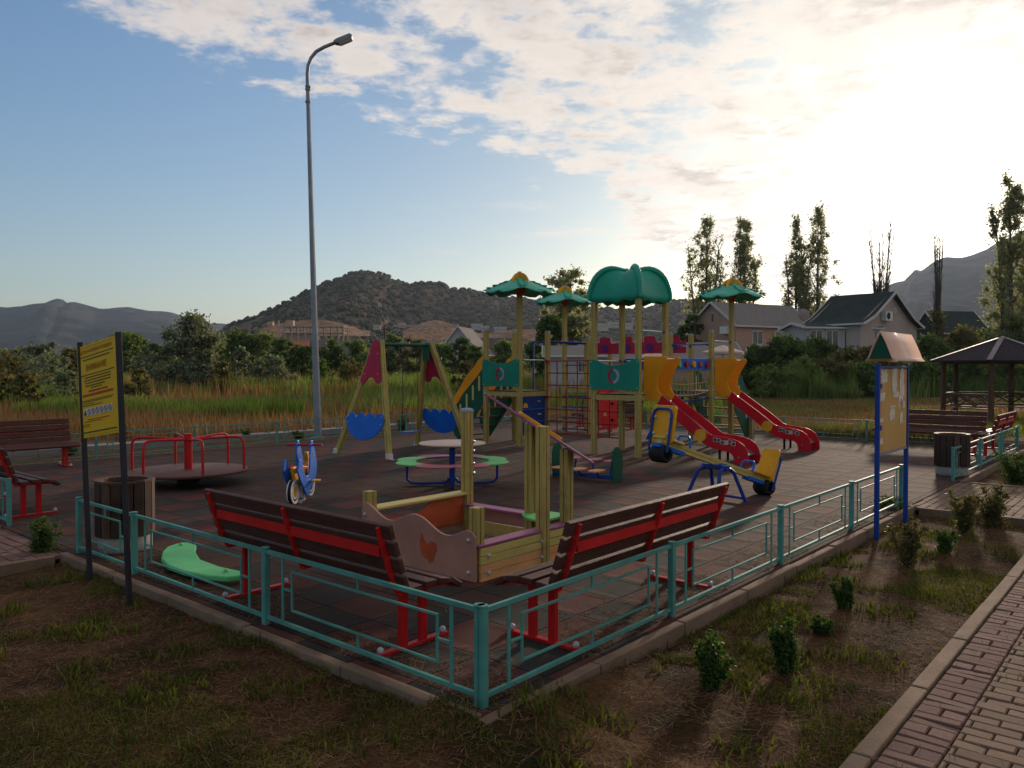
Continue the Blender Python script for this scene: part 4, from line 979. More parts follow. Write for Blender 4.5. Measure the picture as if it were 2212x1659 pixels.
for i, (cx, cz, w_, h_) in enumerate([(.20, 1.70, .28, .16), (.58, 1.64, .22, .34), (.86, 1.60, .24, .42), (.66, 1.50, .30, .07), (.14, 1.49, .20, .12), (.95, 1.38, .12, .10), (.50, 1.29, .22, .14), (.86, 1.24, .14, .16), (.09, 1.24, .20, .05), (.10, 1.02, .16, .08), (.76, 1.42, .05, .20), (.52, 1.37, .24, .02)]):
    torn(cx, cz, w_, h_, 40+i, off=-.0095 - .001*(i % 3)).build('torn_paper', M['paper'], bd)
rz0, rz1, ry = 2.175, 1.865, .135
rx0, rx1 = .06, 1.29
for sgn in (-1, 1):
    prof = [(0, rz0), (sgn*ry*.36, rz0-.10), (sgn*ry*.66, rz0-.20), (sgn*ry*.85, rz0-.275), (sgn*ry*1.08, rz1)]
    vs = [Vector((x, y, z)) for x in (rx0, rx1) for y, z in prof]; n = len(prof); fs = [(i, i+1, n+i+1, n+i) for i in range(n-1)]
    mb = MB(); mb.add(vs, fs, True); o = mb.build('roof_sheet', M['roofpink'], t); so = o.modifiers.new('t', 'SOLIDIFY'); so.thickness = .006; so.offset = 0
for x in (rx0+.03, rx1-.06):
    mb = MB(); mb.prism([(-.112, rz1+.02), (.112, rz1+.02), (.0, rz0-.03)], .012, (x, 0, 0), (0, 1, 0), (0, 0, 1)); mb.build('gable_end', M['dkgreen'], t)

# ================================================================== street lamp
p = G(687, 946); t = thing('street_lamp', 'tall grey street lamp with curved arm rising behind the playground', 'street lamp', (p.x, p.y, -.02))
mb = MB(); pts = [(0, 0, 0), (-.07, 0, 2.8), (-.14, 0, 5.6), (-.21, 0, 8.5)]; mb.tube(pts, [.098, .078, .060, .047], 8, smooth=False); mb.cyl((0, 0, .02), .18, .03, 8, smooth=False); mb.build('pole', M['galv'], t)
mb = MB()
for z in (8.25, 8.55, 8.62): mb.cyl((-.205, 0, z), .068, .04, 10); 
mb.build('collar', M['galv'], t)
arm = [(-.21, 0, 8.5), (-.222, 0, 8.92), (-.20, 0, 9.12), (-.13, 0, 9.31), (.0, 0, 9.47), (.2, 0, 9.58), (.50, 0, 9.70)]
mb = MB(); mb.tube(arm, [.042]*7, 10); mb.build('arm', M['galv'], t)
d = Vector((.92, 0, .38)).normalized(); a = Vector(arm[-1]) - d*.06; mb = MB(); nn = Vector((-d.z, 0, d.x))
mb.prism([(0, -.03), (.05, -.05), (.10, -.085), (.44, -.085), (.48, -.02), (.44, .045), (.1, .05), (0, .03)], .20, a, d, nn); mb.build('lamp_head', M['galv'], t, bev=.02)
mb = MB(); mb.prism([(.11, -.10), (.42, -.10), (.42, -.086), (.11, -.086)], .16, a, d, nn); mb.build('lens', M['white'], t)

# ================================================================== merry-go-round
p = G(407, 1045); p = AT(407, 1015, 11.6); c = Vector((p.x, 11.6, 0)); t = thing('merry_go_round', 'low brown round disc merry-go-round with red handrails', 'merry-go-round', c, R(6))
mb = MB(); mb.lathe([(0, .12), (.30, .12), (.60, .135), (.80, .17), (.835, .188), (.84, .205), (.83, .212), (0, .214)], n=56); mb.build('disc', mat('worn_brown_disc', (.13, .062, .048), .6, .12, 3, .15, 40, dirt=(.10, .06, .05), dirt_amt=.5), t)
mb = MB(); mb.lathe([(.842, .175), (.846, .19), (.842, .206), (.838, .19)], n=56); mb.build('rim', M['plank'], t)
mb = MB(); mb.cyl((0, 0, .065), .16, .12, 20); mb.build('bearing', M['black'], t)
mb = MB(); mb.cyl((0, 0, .47), .058, .52, 20); mb.cyl((0, 0, .735), .062, .015, 20); mb.build('centre_post', M['red'], t)
for k in range(6):
    a = 2*math.pi*k/6; r_ = .80; pt = [(.05, .655), (.3, .672), (.58, .690), (.70, .69), (.765, .668), (.795, .61), (.80, .50), (.80, .21)]
    mb = MB(); mb.tube([(math.cos(a)*x, math.sin(a)*x, z) for x, z in pt], .019, 10); mb.build('handrail', M['red'], t)

# ================================================================== spring motorbike
p = G(650, 1088); t = thing('spring_rider', 'blue and yellow wooden motorbike rider on a spring', 'spring rider', p, R(90 - 4))
prof = [(-.37, .58), (-.34, .63), (-.29, .62), (-.24, .55), (-.18, .46), (-.12, .40), (-.05, .375), (.01, .39), (.06, .45), (.08, .55), (.09, .66), (.10, .78), (.13, .835), (.18, .84), (.215, .80), (.27, .70), (.33, .60), (.37, .52), (.36, .45), (.34, .36), (.28, .28), (.12, .20), (.05, .13), (-.02, .10), (-.08, .13), (-.18, .24), (-.31, .36), (-.40, .48)]
for y in (-.095, .095):
    mb = MB(); mb.prism(prof, .022, (0, y, 0), (1, 0, 0), (0, 0, 1)); pn = mb.build('side_panel', M['blueb'], t, bev=.005)
    mb = MB(); s_ = 1 if y > 0 else -1
    for x, z in ((-.30, .55), (-.27, .50), (.16, .78), (.19, .66), (-.01, .17), (.14, .72)): mb.ball((x, y + s_*.012, z), .011, 8, 5)
    mb.build('bolt', M['bolt'], pn)
mb = MB(); mb.prism([(-.34, .52), (-.24, .53), (-.1, .44), (.10, .40), (.24, .55), (.20, .66), (.26, .68), (.36, .45), (.40, .28), (.33, .20), (.2, .25), (0, .28), (-.22, .13), (-.32, .13), (-.28, .22), (-.27, .36)], .045, (0, 0, 0), (1, 0, 0), (0, 0, 1)); mb.build('body_board', M['yel'], t, bev=.006)
for x, r_ in ((-.30, .155), (.34, .150)):
    mb = MB(); mb.lathe([(r_*.99, -.02), (r_*.99, .02), (r_*.80, .02), (r_*.80, -.02), (r_*.99, -.02)], n=30, smooth=False); o = mb.build('wheel', M['black'], t, loc=(x, 0, .205)); o.rotation_euler = (math.pi/2, 0, 0)
    for sg in (-1, 1):
        mb = MB(); mb.lathe([(r_, -.006), (r_, .006), (r_*.80, .006), (r_*.80, -.006), (r_, -.006)], n=30, smooth=False); mb.lathe([(r_*.62, -.005), (r_*.62, .005), (r_*.50, .005), (r_*.50, -.005), (r_*.62, -.005)], n=24, smooth=False); o2 = mb.build('rim', M['white'], o, loc=(0, 0, sg*.028))
mb = MB(); mb.prism([(-.22, .505), (-.17, .535), (.02, .50), (.04, .47), (-.20, .475)], .19, (0, 0, 0), (1, 0, 0), (0, 0, 1)); mb.build('seat', M['crimson'], t, bev=.008)
mb = MB(); mb.tube([(.165, -.24, .775), (.165, .24, .775)], .017, 12); mb.build('handlebar', M['crimson'], t)
for s_ in (-1, 1):
    mb = MB(); mb.prism([(.06, 0), (.18, .0), (.20, .05), (.17, .10), (.09, .11), (.05, .05)], .018, (0, s_*.12, .30), (1, 0, 0), (0, s_, .0)); mb.build('footrest', M['yel'], t, bev=.004)
mb = MB(); mb.tube([(.05*math.cos(a*.5), .05*math.sin(a*.5), .0 + a*.0062) for a in range(0, 36)], .011, 8); mb.cyl((0, 0, .16), .055, .12, 16); mb.build('spring', M['white'], t)

t.scale = (.94, .94, .94)
# ================================================================== swing
t = thing('swing', 'wooden A frame swing with crimson top boards and blue wave boards', 'swing', W(7.85, 9.45), UA)
LU, LV = 7.85, 9.45; SZ = 2.26
def groove_bar(mb, a, b, w_, upv):
    """square timber with a groove on its faces"""
    a, b = Vector(a), Vector(b); d = (b-a).normalized(); upv = Vector(upv); y = upv.cross(d).normalized(); z = d.cross(y); s = w_/2; g, dp = .006, .010
    poly = []
    for cx, cy, dx_, dy_ in ((s, -s, 0, 1), (s, s, -1, 0), (-s, s, 0, -1), (-s, -s, 1, 0)):
        nx, ny = -dy_, dx_   # inward
        mx, my = cx + dx_*s, cy + dy_*s
        poly += [(cx, cy), (mx - dx_*g, my - dy_*g), (mx - dx_*g + nx*dp, my - dy_*g + ny*dp), (mx + dx_*g + nx*dp, my + dy_*g + ny*dp), (mx + dx_*g, my + dy_*g)]
    n = len(poly); A = [a + y*p[0] + z*p[1] for p in poly]; B = [b + y*p[0] + z*p[1] for p in poly]
    mb.add(A + B, [tuple(range(n))[::-1], tuple(range(n, 2*n))] + [(i, (i+1) % n, (i+1) % n + n, i+n) for i in range(n)])
AX = (7.18-LU, 8.51-LU); FX = (6.76-LU, 8.93-LU)
for k in (0, 1):
    for sv in (-1, 1):
        foot = Vector((FX[k], sv*.80, 0)); top = Vector((AX[k], sv*.075, SZ)); mb = MB(); groove_bar(mb, foot, top, .09, (1, 0, 0)); lg = mb.build('leg', M['post'], t)
        mb = MB(); mb.box(top + Vector((0, 0, .005)), (.095, .095, .02)); mb.build('cap', M['capgrey'], lg)
        mb = MB(); mb.box(foot + Vector((0, 0, .06)), (.10, .10, .10)); mb.box(foot + Vector((0, sv*.08, -.002)), (.05, .1, .02)); mb.build('shoe', M['white'], lg)
mb = MB(); mb.tube([(AX[0], 0, SZ-.07), (AX[1], 0, SZ-.07)], .036, 14); mb.build('beam', M['dkgreen'], t)
mb = MB()
mb.box((AX[1]-.06, 0, SZ-.22), (.02, .20, .34)); mb.build('bracket', M['dkgreen'], t)
def apl(k, h):   # x of the frame plane at height h
    return FX[k] + (AX[k]-FX[k])*h/SZ
def frame_plane(k, off):
    O = Vector((FX[k], 0, 0)); Yd = Vector((AX[k]-FX[k], 0, SZ)).normalized(); N = Vector((0, 1, 0)).cross(Yd); return O + N*off*1, Yd
for k in (0, 1):
    sgn = -1 if k == 0 else 1
    O, Yd = frame_plane(k, 0); N = Vector((0, 1, 0)).cross(Yd).normalized(); O = O + N*(.062 if (N.x*sgn > 0) else -.062)
    top = [(-.10, 2.24), (-.07, 2.29), (0, 2.31), (.07, 2.29), (.10, 2.24), (.22, 1.80), (.31, 1.52), (.30, 1.46), (.25, 1.425), (.18, 1.43), (.14, 1.47), (.09, 1.53), (0, 1.555), (-.09, 1.53), (-.14, 1.47), (-.18, 1.43), (-.25, 1.425), (-.30, 1.46), (-.31, 1.52), (-.22, 1.80)]
    mb = MB(); mb.prism(top, .02, O, (0, 1, 0), Yd); a = mb.build('top_board', M['crimson'], t, bev=.005)
    wv = []
    for i in range(41):
        x = -.56 + 1.12*i/40
        wv.append((x, .735 + .115*abs(math.sin(math.pi*4*i/40))**.6))
    lower = [(.585, .74), (.57, .64), (.50, .53), (.38, .42), (.24, .35), (.08, .315), (-.08, .315), (-.24, .35), (-.38, .42), (-.50, .53), (-.57, .64), (-.585, .74)]
    mb = MB(); mb.prism(wv + lower, .02, O, (0, 1, 0), Yd); w_ = mb.build('wave_board', M['blueb'], t, bev=.005)
    for pb, (cs_) in ((a, ((-.12, 2.02), (.12, 2.02), (-.20, 1.62), (.20, 1.62))), (w_, ((-.5, .78), (.5, .78), (-.5, .64), (.5, .64)))):
        mb = MB()
        for yy, zz in cs_: mb.ball(O + Vector((0, 1, 0))*yy + Yd*zz + N*(.012 if (N.x*sgn > 0) else -.012), .012, 8, 5)
        mb.build('bolt', M['bolt'], pb)
sx = .16
for x in (sx-.21, sx+.21):
    mb = MB(); z = .42; k = 0
    while z < SZ-.12:
        a = 0 if k % 2 else math.pi/2; mb.tube([(x + math.cos(a)*.006, math.sin(a)*.006, z), (x + math.cos(a)*.008, math.sin(a)*.008, z+.02), (x + math.cos(a)*.006, math.sin(a)*.006, z+.042)], .0035, 5, smooth=False)
        mb.tube([(x - math.cos(a)*.006, -math.sin(a)*.006, z), (x - math.cos(a)*.008, -math.sin(a)*.008, z+.02), (x - math.cos(a)*.006, -math.sin(a)*.006, z+.042)], .0035, 5, smooth=False); z += .034; k += 1
    mb.build('chain', M['darkpost'], t)
mb = MB(); mb.box((sx, 0, .405), (.46, .17, .022)); mb.build('seat', M['blueb'], t, bev=.006)

# ================================================================== round table with ring bench
p = G(977, 1050); c = AT(977, 1000, 11.47); t = thing('picnic_table', 'round beige table inside a scalloped green and purple ring bench', 'table', (c.x, 11.47, 0), 0)
mb = MB(); mb.lathe([(0, .598), (.478, .598), (.488, .603), (.492, .611), (.488, .620), (.478, .624), (0, .624)], n=64); mb.build('table_top', M['tabletop'], t)
mb = MB(); mb.cyl((0, 0, .30), .045, .60, 18); mb.build('pedestal', M['blue'], t)
def ring_seg(a0, a1, m, nm):
    n = 26; vs = []; top, bot = .362, .338
    for i in range(n+1):
        a = a0 + (a1-a0)*i/n; s = (i/n*2) % 1.0 if i < n else 1.0; lob = .735 + .115*math.sin(math.pi*s)**.55
        for r_, z in ((.54, bot), (.535, top-.004), (.545, top), (lob-.012, top), (lob, top-.008), (lob-.006, bot)): vs.append((math.cos(a)*r_, math.sin(a)*r_, z))
    fs = []
    for i in range(n):
        for q in range(6): fs.append((i*6+q, i*6+(q+1) % 6, (i+1)*6+(q+1) % 6, (i+1)*6+q))
    fs += [(0,1,2,3,4,5), tuple(n*6+q for q in (5,4,3,2,1,0))]
    mb = MB(); mb.add(vs, fs); return mb.build(nm, m, t)
for k, m in enumerate((M['lime'], M['purple'], M['lime'], M['pink'])):
    a0 = R(-40 + 90*k); ring_seg(a0 + .004, a0 + R(90) - .004, m, 'bench_segment')
for k in range(4):
    a = R(5 + 90*k); dv = Vector((math.cos(a), math.sin(a), 0)); pt = [(.05, .10), (.08, .05), (.14, .028), (.50, .026), (.60, .035), (.655, .085), (.66, .18), (.66, .338)]
    mb = MB(); mb.tube([dv*x + Vector((0, 0, z)) for x, z in pt], .019, 10); mb.build('leg', M['blue'], t)

# ================================================================== stepping stools
c = W(0, 0); p = G(1333, 1042); uu, vv = UV(p); t = thing('step_trainer', 'row of small pink and yellow step plates on blue stems ending in a green board', 'balance steps', p, UA)
for y in (0.0, 1.12):
    prof = [(-.12, 0), (.12, 0), (.135, .20), (.14, .34), (.10, .46), (.03, .53), (-.05, .535), (-.11, .48), (-.14, .36), (-.13, .18)]
    mb = MB(); mb.prism(prof, .024, (0, y, 0), (1, 0, 0), (0, 0, 1)); mb.build('end_board', M['dkgreen'], t, bev=.005)
for x, z0 in ((.14, .06), (-.14, .06)):
    mb = MB(); mb.tube([(x*.7, 0, z0), (x*.7, 1.12, z0)], .016, 8); mb.build('rail', M['blue'], t)
for k in range(3):
    y = .20 + .34*k
    for x, z, m in ((.17, .29, M['pink']), (-.17, .17, M['apricot'])):
        yy = y + (.0 if x > 0 else .05); mb = MB(); mb.prism([(-.15, -.05), (-.09, -.10), (.09, -.10), (.15, -.05), (.15, .05), (.09, .10), (-.09, .10), (-.15, .05)], .022, (x, yy, z), (1, 0, 0), (0, 1, 0)); s_ = mb.build('step_plate', m, t, bev=.004)
        mb = MB(); mb.tube([(x*.65, yy, .06), (x, yy, z-.012)], .016, 8); mb.build('stem', M['blue'], s_)

# ================================================================== seesaw
pv = Vector((2.60, 10.0, .52)); le = Vector((1.77, 9.40, .83)); re_ = Vector((3.43, 10.6, .19)); bd = (re_-le).normalized(); hd = Vector((bd.x, bd.y, 0)).normalized()
t = thing('seesaw', 'yellow plank seesaw on blue legs with yellow seat backs, left end raised', 'seesaw', (pv.x, pv.y, 0)); sh_ = Vector((pv.x, pv.y, 0))
sd = Vector((-hd.y, hd.x, 0)); upb = bd.cross(-sd).normalized() if bd.cross(-sd).z > 0 else -bd.cross(-sd).normalized()
mb = MB(); groove_bar(mb, le - sh_, re_ - sh_, .085, tuple(sd)); mb.build('beam', M['paleyel'], t)
lp = pv - sh_
mb = MB(); mb.tube([lp + sd*.20 - Vector((0,0,.07)), lp - sd*.20 - Vector((0,0,.07))], .035, 12); mb.box(lp - Vector((0, 0, .055)), (.2, .2, .05), Matrix.Rotation(math.atan2(hd.y, hd.x), 3, 'Z')); mb.build('pivot', M['blue'], t)
for a in (-1, 1):
    for b in (-1, 1):
        e = sd*(.16*b) ; f_ = e + hd*(a*.28) + sd*(b*.10); z1 = lp.z - .09
        mb = MB(); mb.tube([e + Vector((0, 0, z1)), e + hd*(a*.09) + Vector((0, 0, z1-.005)), e + hd*(a*.14) + sd*(b*.02) + Vector((0, 0, z1-.05)), e + hd*(a*.17) + sd*(b*.04) + Vector((0, 0, z1-.14)), f_ + Vector((0, 0, 0))], .024, 10); mb.build('leg', M['blue'], t)
    mb = MB(); mb.tube([hd*(a*.26) + sd*.25 + Vector((0, 0, .05)), hd*(a*.26) - sd*.25 + Vector((0, 0, .05))], .018, 8); mb.build('brace', M['blue'], t)
for sgn, E in ((-1, le), (1, re_)):
    e = E - sh_; od = bd*sgn; N_ = upb
    br = e - od*.03
    O = br + N_*.215 + od*.03; q = (.38 if sgn < 0 else .28)/2; hh = .23; r_ = .03
    poly = [(-q+r_, -hh), (q-r_, -hh), (q, -hh+r_), (q, hh-r_), (q-r_, hh), (-q+r_, hh), (-q, hh-r_), (-q, -hh+r_)]
    vdir = (N_ + od*.12).normalized()
    mb = MB(); mb.prism(poly, .03, O, sd, vdir); s_ = mb.build('seat_back', M['yel'], t, bev=.006)
    # tube hoop behind the back board
    mb = MB(); P3 = lambda a_, b_, c_: O + sd*a_ + vdir*b_ + od*c_
    mb.tube([P3(-.15, -.34, .035), P3(-.15, .10, .035), P3(-.13, .155, .035), P3(-.08, .18, .035), P3(.08, .18, .035), P3(.13, .155, .035), P3(.15, .10, .035), P3(.15, -.34, .035)], .016, 10); mb.build('hoop', M['blue'], t)
    mb = MB()
    for a_ in (-.115, .115):
        for b_ in (-.12, .08): mb.ball(P3(a_, b_, .022), .020, 10, 6)
    mb.build('bolt', M['bolt'], s_)
    mb = MB(); mb.box(e - od*.16 + N_*.055, (.36, .20, .03), Matrix((od, sd, N_)).transposed()); mb.build('seat', M['paleyel'] if sgn < 0 else M['yel'], t, bev=.005)
    mb = MB(); mb.bar(e - od*.42 - N_*.05, e + od*.05 - N_*.05, .12, .05, up=tuple(N_)); mb.build('bracket', M['blueb'], t, bev=.004)
    mb = MB(); B_ = e - od*.44; mb.tube([B_ - sd*.10 + N_*.03, B_ - sd*.10 + N_*.13 + od*.02, B_ - sd*.07 + N_*.17 + od*.03, B_ + sd*.07 + N_*.17 + od*.03, B_ + sd*.10 + N_*.13 + od*.02, B_ + sd*.10 + N_*.03], .015, 10); mb.build('handle', M['blueb'], t)
    mb = MB(); rr_ = .10; ring = [e - Vector((0, 0, .13)) + hd*(math.cos(a_)*rr_) + Vector((0, 0, math.sin(a_)*rr_)) for a_ in [2*math.pi*i/18 for i in range(19)]]
    prof_ = []
    mb = MB(); mb.lathe([(.06, -.11), (.085, -.12), (.105, -.09), (.108, 0), (.105, .09), (.085, .12), (.06, .11), (.06, -.11)], n=24); o = mb.build('tyre', M['black'], t, loc=e - Vector((0, 0, .085 if sgn > 0 else .15)) + hd*(-.02*sgn)); o.rotation_euler = (math.pi/2, 0, math.atan2(sd.y, sd.x) + math.pi/2)

# ================================================================== sandbox
t = thing('sandbox', 'wooden sandbox with a wavy salmon front board, tall posts and a slanted purple roof board', 'sandbox', W(1.66, 1.60), UA); bu, bv = 1.34, 1.42
def rel(u, v, z): return Vector((u-1.66, v-1.60, z))
def wave_pts(a, b, n=30):
    pts = []
    for i in range(n+1):
        s = i/n; y = a + (b-a)*s
        # three humps falling to the right (v decreasing)
        hgt = .375 + .07*s + .055*math.cos(2*math.pi*2.0*s + .15)
        pts.append((y, hgt))
    return pts
wp_ = wave_pts(0, bv)
wp_[0] = (0, .36); wp_[-1] = (bv, .40)
mb = MB(); mb.prism([(0, .0), (0, .36), (.03, .395)] + wp_[2:-1] + [(bv, .42), (bv, 0)], .022, (-.012, 0, 0), (0, 1, 0), (0, 0, 1)); wb = mb.build('wave_board', M['salmon'], t, bev=.005)
mb = MB(); mb.prism([(.30, .32), (.33, .315), (.355, .255), (.40, .245), (.405, .20), (.385, .10), (.36, .09), (.345, .03+.06), (.32, .05), (.285, .06), (.28, .11), (.24, .14), (.22, .20), (.215, .245), (.245, .26), (.27, .245)][::-1], .004, (-.0245, .04, .02), (0, -1, 0), (0, 0, 1))
mb = MB(); bf = [(.62, .315), (.58, .26), (.545, .235), (.50, .262), (.44, .252), (.43, .20), (.46, .15), (.48, .09), (.525, .075), (.545, .115), (.575, .105), (.59, .13), (.62, .125), (.64, .19), (.64, .26)]
mb.prism(bf, .003, (-.0245, 0, 0), (0, 1, 0), (0, 0, 1)); mb.build('butterfly_mark', M['rust'], wb)
mb = MB()
for y, z in ((.07, .33), (.07, .07), (bv-.05, .38), (bv-.05, .10)): mb.ball((-.026, y, z), .018, 10, 6)
mb.build('bolt', M['bolt'], wb)
mb = MB(); mb.prism([(0, 0), (0, .36), (.25, .30), (.42, .34), (.55, .46), (.72, .50), (.9, .42), (bv, .36), (bv, 0)], .02, (bu+.0, 0, 0), (0, 1, 0), (0, 0, 1)); 
# side planks
for (x0, x1, y, z, m) in ((.02, bu, -.012, .235, 'paleyel'), (.02, bu, -.012, .165, 'paleyel'), (.02, bu, -.012, .095, 'apricot'), (.02, bu, -.012, .028, 'apricot'), (.02, bu, bv+.012, .20, 'paleyel'), (.02, bu, bv+.012, .09, 'salmon')):
    mb = MB(); hh = .064 if y < 0 else .10; mb.box(((x0+x1)/2, y, z), (x1-x0, .026, hh)); s_ = mb.build('side_plank', M[m], t, bev=.004)
    if y < 0 and m and z in (.165, .095):
        mb = MB(); 
        for x in (.11, .80): mb.ball((x, y-.016, z+.034 if z > .1 else z-.034), .018, 10, 6)
        mb.build('bolt', M['bolt'], s_)
for z, m in ((.22, 'salmon'), (.08, 'paleyel')):
    mb = MB(); mb.box((bu+.012, bv/2, z), (.026, bv-.06, .13 if z > .1 else .12)); mb.build('side_plank', M[m], t, bev=.004)
mb = MB(); mb.box((bu/2, .045, .282), (bu, .14, .022)); mb.build('seat_plank', M['purple'], t, bev=.005)
mb = MB(); mb.box((bu-.04, bv/2+.1, .302), (.14, bv-.25, .022)); mb.build('seat_plank', M['purple'], t, bev=.005)
mb = MB(); mb.prism([(.60, .12), (1.36, .12), (1.36, .80), (1.28, .82), (1.0, .74), (.78, .56), (.64, .34)], .022, (0, 0, .325), (1, 0, 0), (0, 1, 0)); 
mb = MB(); pts_ = [(bu + .08 + math.cos(a)*.46, .12 + math.sin(a)*.46) for a in [R(95 + 85*i/12) for i in range(13)]]; mb.prism([(bu+.06, .10)] + [(q[0], q[1]) for q in pts_], .022, (0, 0, .325), (1, 0, 0), (0, 1, 0)); mb.build('corner_seat', M['lime'], t, bev=.005)
mb = MB(); mb.box((.72, bv+.0, .415), (1.30, .17, .028)); sh2 = mb.build('counter_plank', M['paleyel'], t, bev=.01)
mb = MB(); mb.prism([(.06, .12), (.06, .40), (.30, .30), (.55, .28), (.70, .33), (.85, .40), (1.26, .40), (1.26, .12)], .02, (0, bv-.03, 0), (1, 0, 0), (0, 0, 1)); mb.build('back_board', M['rust'], t, bev=.004)
for (u, v, zt, cap) in ((1.72, 1.66, .585, 0), (1.70, 2.98, .585, 0), (2.98, 2.98, 1.255, 1), (2.50, 1.60, 1.20, 0), (2.90, 2.06, 1.19, 0), (2.93, 1.66, .965, 0), (3.0, 2.06, .95, 0), (2.52, 1.76, 1.16, 0)):
    if (u, v) in ((3.0, 2.06), (2.52, 1.76)): continue
    mb = MB(); p = rel(u, v, 0); groove_bar(mb, p, p + Vector((0, 0, zt)), .09, (0, 1, 0)); q = mb.build('post', M['post'], t)
    if cap:
        mb = MB(); mb.add([p + Vector((a*.05, b*.05, zt)) for a, b in ((-1,-1),(1,-1),(1,1),(-1,1))] + [p + Vector((a*.05, b*.05, zt+.02)) for a, b in ((-1,-1),(1,-1),(1,1),(-1,1))] + [p + Vector((a*.035, b*.035, zt+.04)) for a, b in ((-1,-1),(1,-1),(1,1),(-1,1))], [(3,2,1,0),(0,1,5,4),(1,2,6,5),(2,3,7,6),(3,0,4,7),(4,5,9,8),(5,6,10,9),(6,7,11,10),(7,4,8,11),(8,9,10,11)]); mb.build('cap', M['capgrey'], q)
    if (u, v) == (2.98, 2.98):
        mb = MB()
        for z in (.62, .72, .85, .95): mb.ball(p + Vector((.045, -.045, z)), .02, 8, 5)
        mb.build('rope_hook', M['chrome'], q)
# slanted roof board on the diagonal of the right corner
mid = (W(2.75, 1.85) - W(1.66, 1.60)); midu, midv = 2.75-1.66, 1.85-1.60
dd = Vector((1, -1, 0)).normalized(); pp = Vector((1, 1, 0)).normalized()
A = Vector((midu, midv, 0)); sl_ = (1.465-.85)/.955; ax = (dd - Vector((0, 0, sl_))).normalized()
def rp(s, w_): z = 1.465 - sl_*s; return A + dd*(s - .50) + pp*w_ + Vector((0, 0, z))
nrm = ax.cross(pp).normalized()
def slab(pts, th, off): 
    mb = MB(); P_ = [p + nrm*off for p in pts]; Q = [p + nrm*(off+th) for p in pts]; n = len(pts); mb.add(P_ + Q, [tuple(range(n))[::-1], tuple(range(n, 2*n))] + [(i, (i+1) % n, (i+1) % n + n, i+n) for i in range(n)]); return mb
if nrm.z < 0: nrm = -nrm
slab([rp(0, -.04), rp(.5, -.26), rp(.97, -.22), rp(1.0, 0), rp(.97, .22), rp(.5, .26), rp(0, .04)], .022, 0).build('roof_board', M['purple'], t, bev=.004)
slab([rp(.31, -.12), rp(.68, -.12), rp(.68, .12), rp(.31, .12)], .03, .023).build('roof_board', M['yel'], t, bev=.004)
mb = MB(); mb.add([W(1.7, 1.65, .012), W(2.95, 1.65, .012), W(2.95, 2.95, .012), W(1.7, 2.95, .012)], [(0, 1, 2, 3)]); o = mb.build('sand', mat('play_sand', (.26, .19, .12), .95, .2, 4, .5, 60)); tag(o, 'brown sand lying inside the sandbox', 'sand', kind='stuff')

# ================================================================== green plastic board left on the floor
a, b = G(372, 1196), G(512, 1262); t0 = (a+b)/2; d = (b-a); d.z = 0; L_ = d.length; mb = MB(); n = 18; vs = []
# outline: broad at the far end, bowed, narrow at the near end
out_ = [(-.55, .16), (-.50, .20), (-.40, .21), (-.25, .155), (0, .09), (.25, .085), (.45, .10), (.53, .07), (.55, 0), (.52, -.10), (.40, -.16), (.2, -.19), (0, -.20), (-.2, -.17), (-.38, -.11), (-.50, -.05), (-.55, .04)]
mb.prism([(x*L_*.98, y*.95 - .10*(1-(2*x)**2)) for x, y in out_], .045, (0, 0, .055), (1, 0, 0), (0, 1, 0)); o = mb.build('plastic_board', M['mint'], None, bev=.012, loc=(t0.x, t0.y, 0), rz=math.atan2(d.y, d.x)); tag(o, 'light green curved plastic board lying on the floor behind the left fence', 'board')
mb = MB()
for x, y in ((-.46, .06), (.40, -.03)): mb.ball((x*L_, y, .082), .022, 8, 5)
mb.build('bolt', M['lime'], o)
# ================================================================== the big play structure
PU, PV = 12.0, 7.2
ps = thing('play_structure', 'large climbing frame with green canopy, three palm roofs, two red slides and red net', 'play structure', W(PU, PV), UA)
def Lc(u, v, z=0.0): return Vector((u-PU, v-PV, z))
def gpost(u, v, zt, cap=True):
    mb = MB(); groove_bar(mb, Lc(u, v, 0), Lc(u, v, zt), .095, (0, 1, 0)); q = mb.build('post', M['post'], ps)
    if cap:
        p = Lc(u, v, zt); mb = MB(); mb.box(p + Vector((0, 0, .012)), (.10, .10, .022)); mb.box(p + Vector((0, 0, .03)), (.07, .07, .015)); mb.build('cap', M['capgrey'], q)
    mb = MB()
    for z in (1.16, 1.11): mb.ball(Lc(u-.05, v, z), .013, 8, 5); mb.ball(Lc(u, v-.05, z), .013, 8, 5)
    mb.build('bolt', M['bolt'], q); return q
T1 = (10.34, 11.34, 8.47, 9.47); T2 = (10.06, 11.08, 5.27, 6.29); T3 = (13.10, 14.10, 5.27, 6.29); T4 = (13.87, 14.87, 9.10, 9.88)
for u, v, z, c in ((T1[0], T1[3], 2.56, 1), (T1[0], T1[2], 3.5, 0), (T1[1], T1[3], 2.54, 1), (T1[1], T1[2], 2.54, 1), (T2[0], T2[3], 3.12, 0), (T2[0], T2[2], 3.12, 0), (T2[1], T2[3], 3.12, 0), (T2[1], T2[2], 3.12, 0),
                   (T3[0], T3[2], 2.52, 1), (T3[1], T3[2], 3.45, 0), (T3[0], T3[3], 2.50, 1), (T3[1], T3[3], 2.50, 1), (T4[0], T4[3], 3.6, 0), (T4[0], T4[2], 2.50, 1), (T4[1], T4[3], 2.5, 1), (T4[1], T4[2], 2.5, 1)): gpost(u, v, z, c)
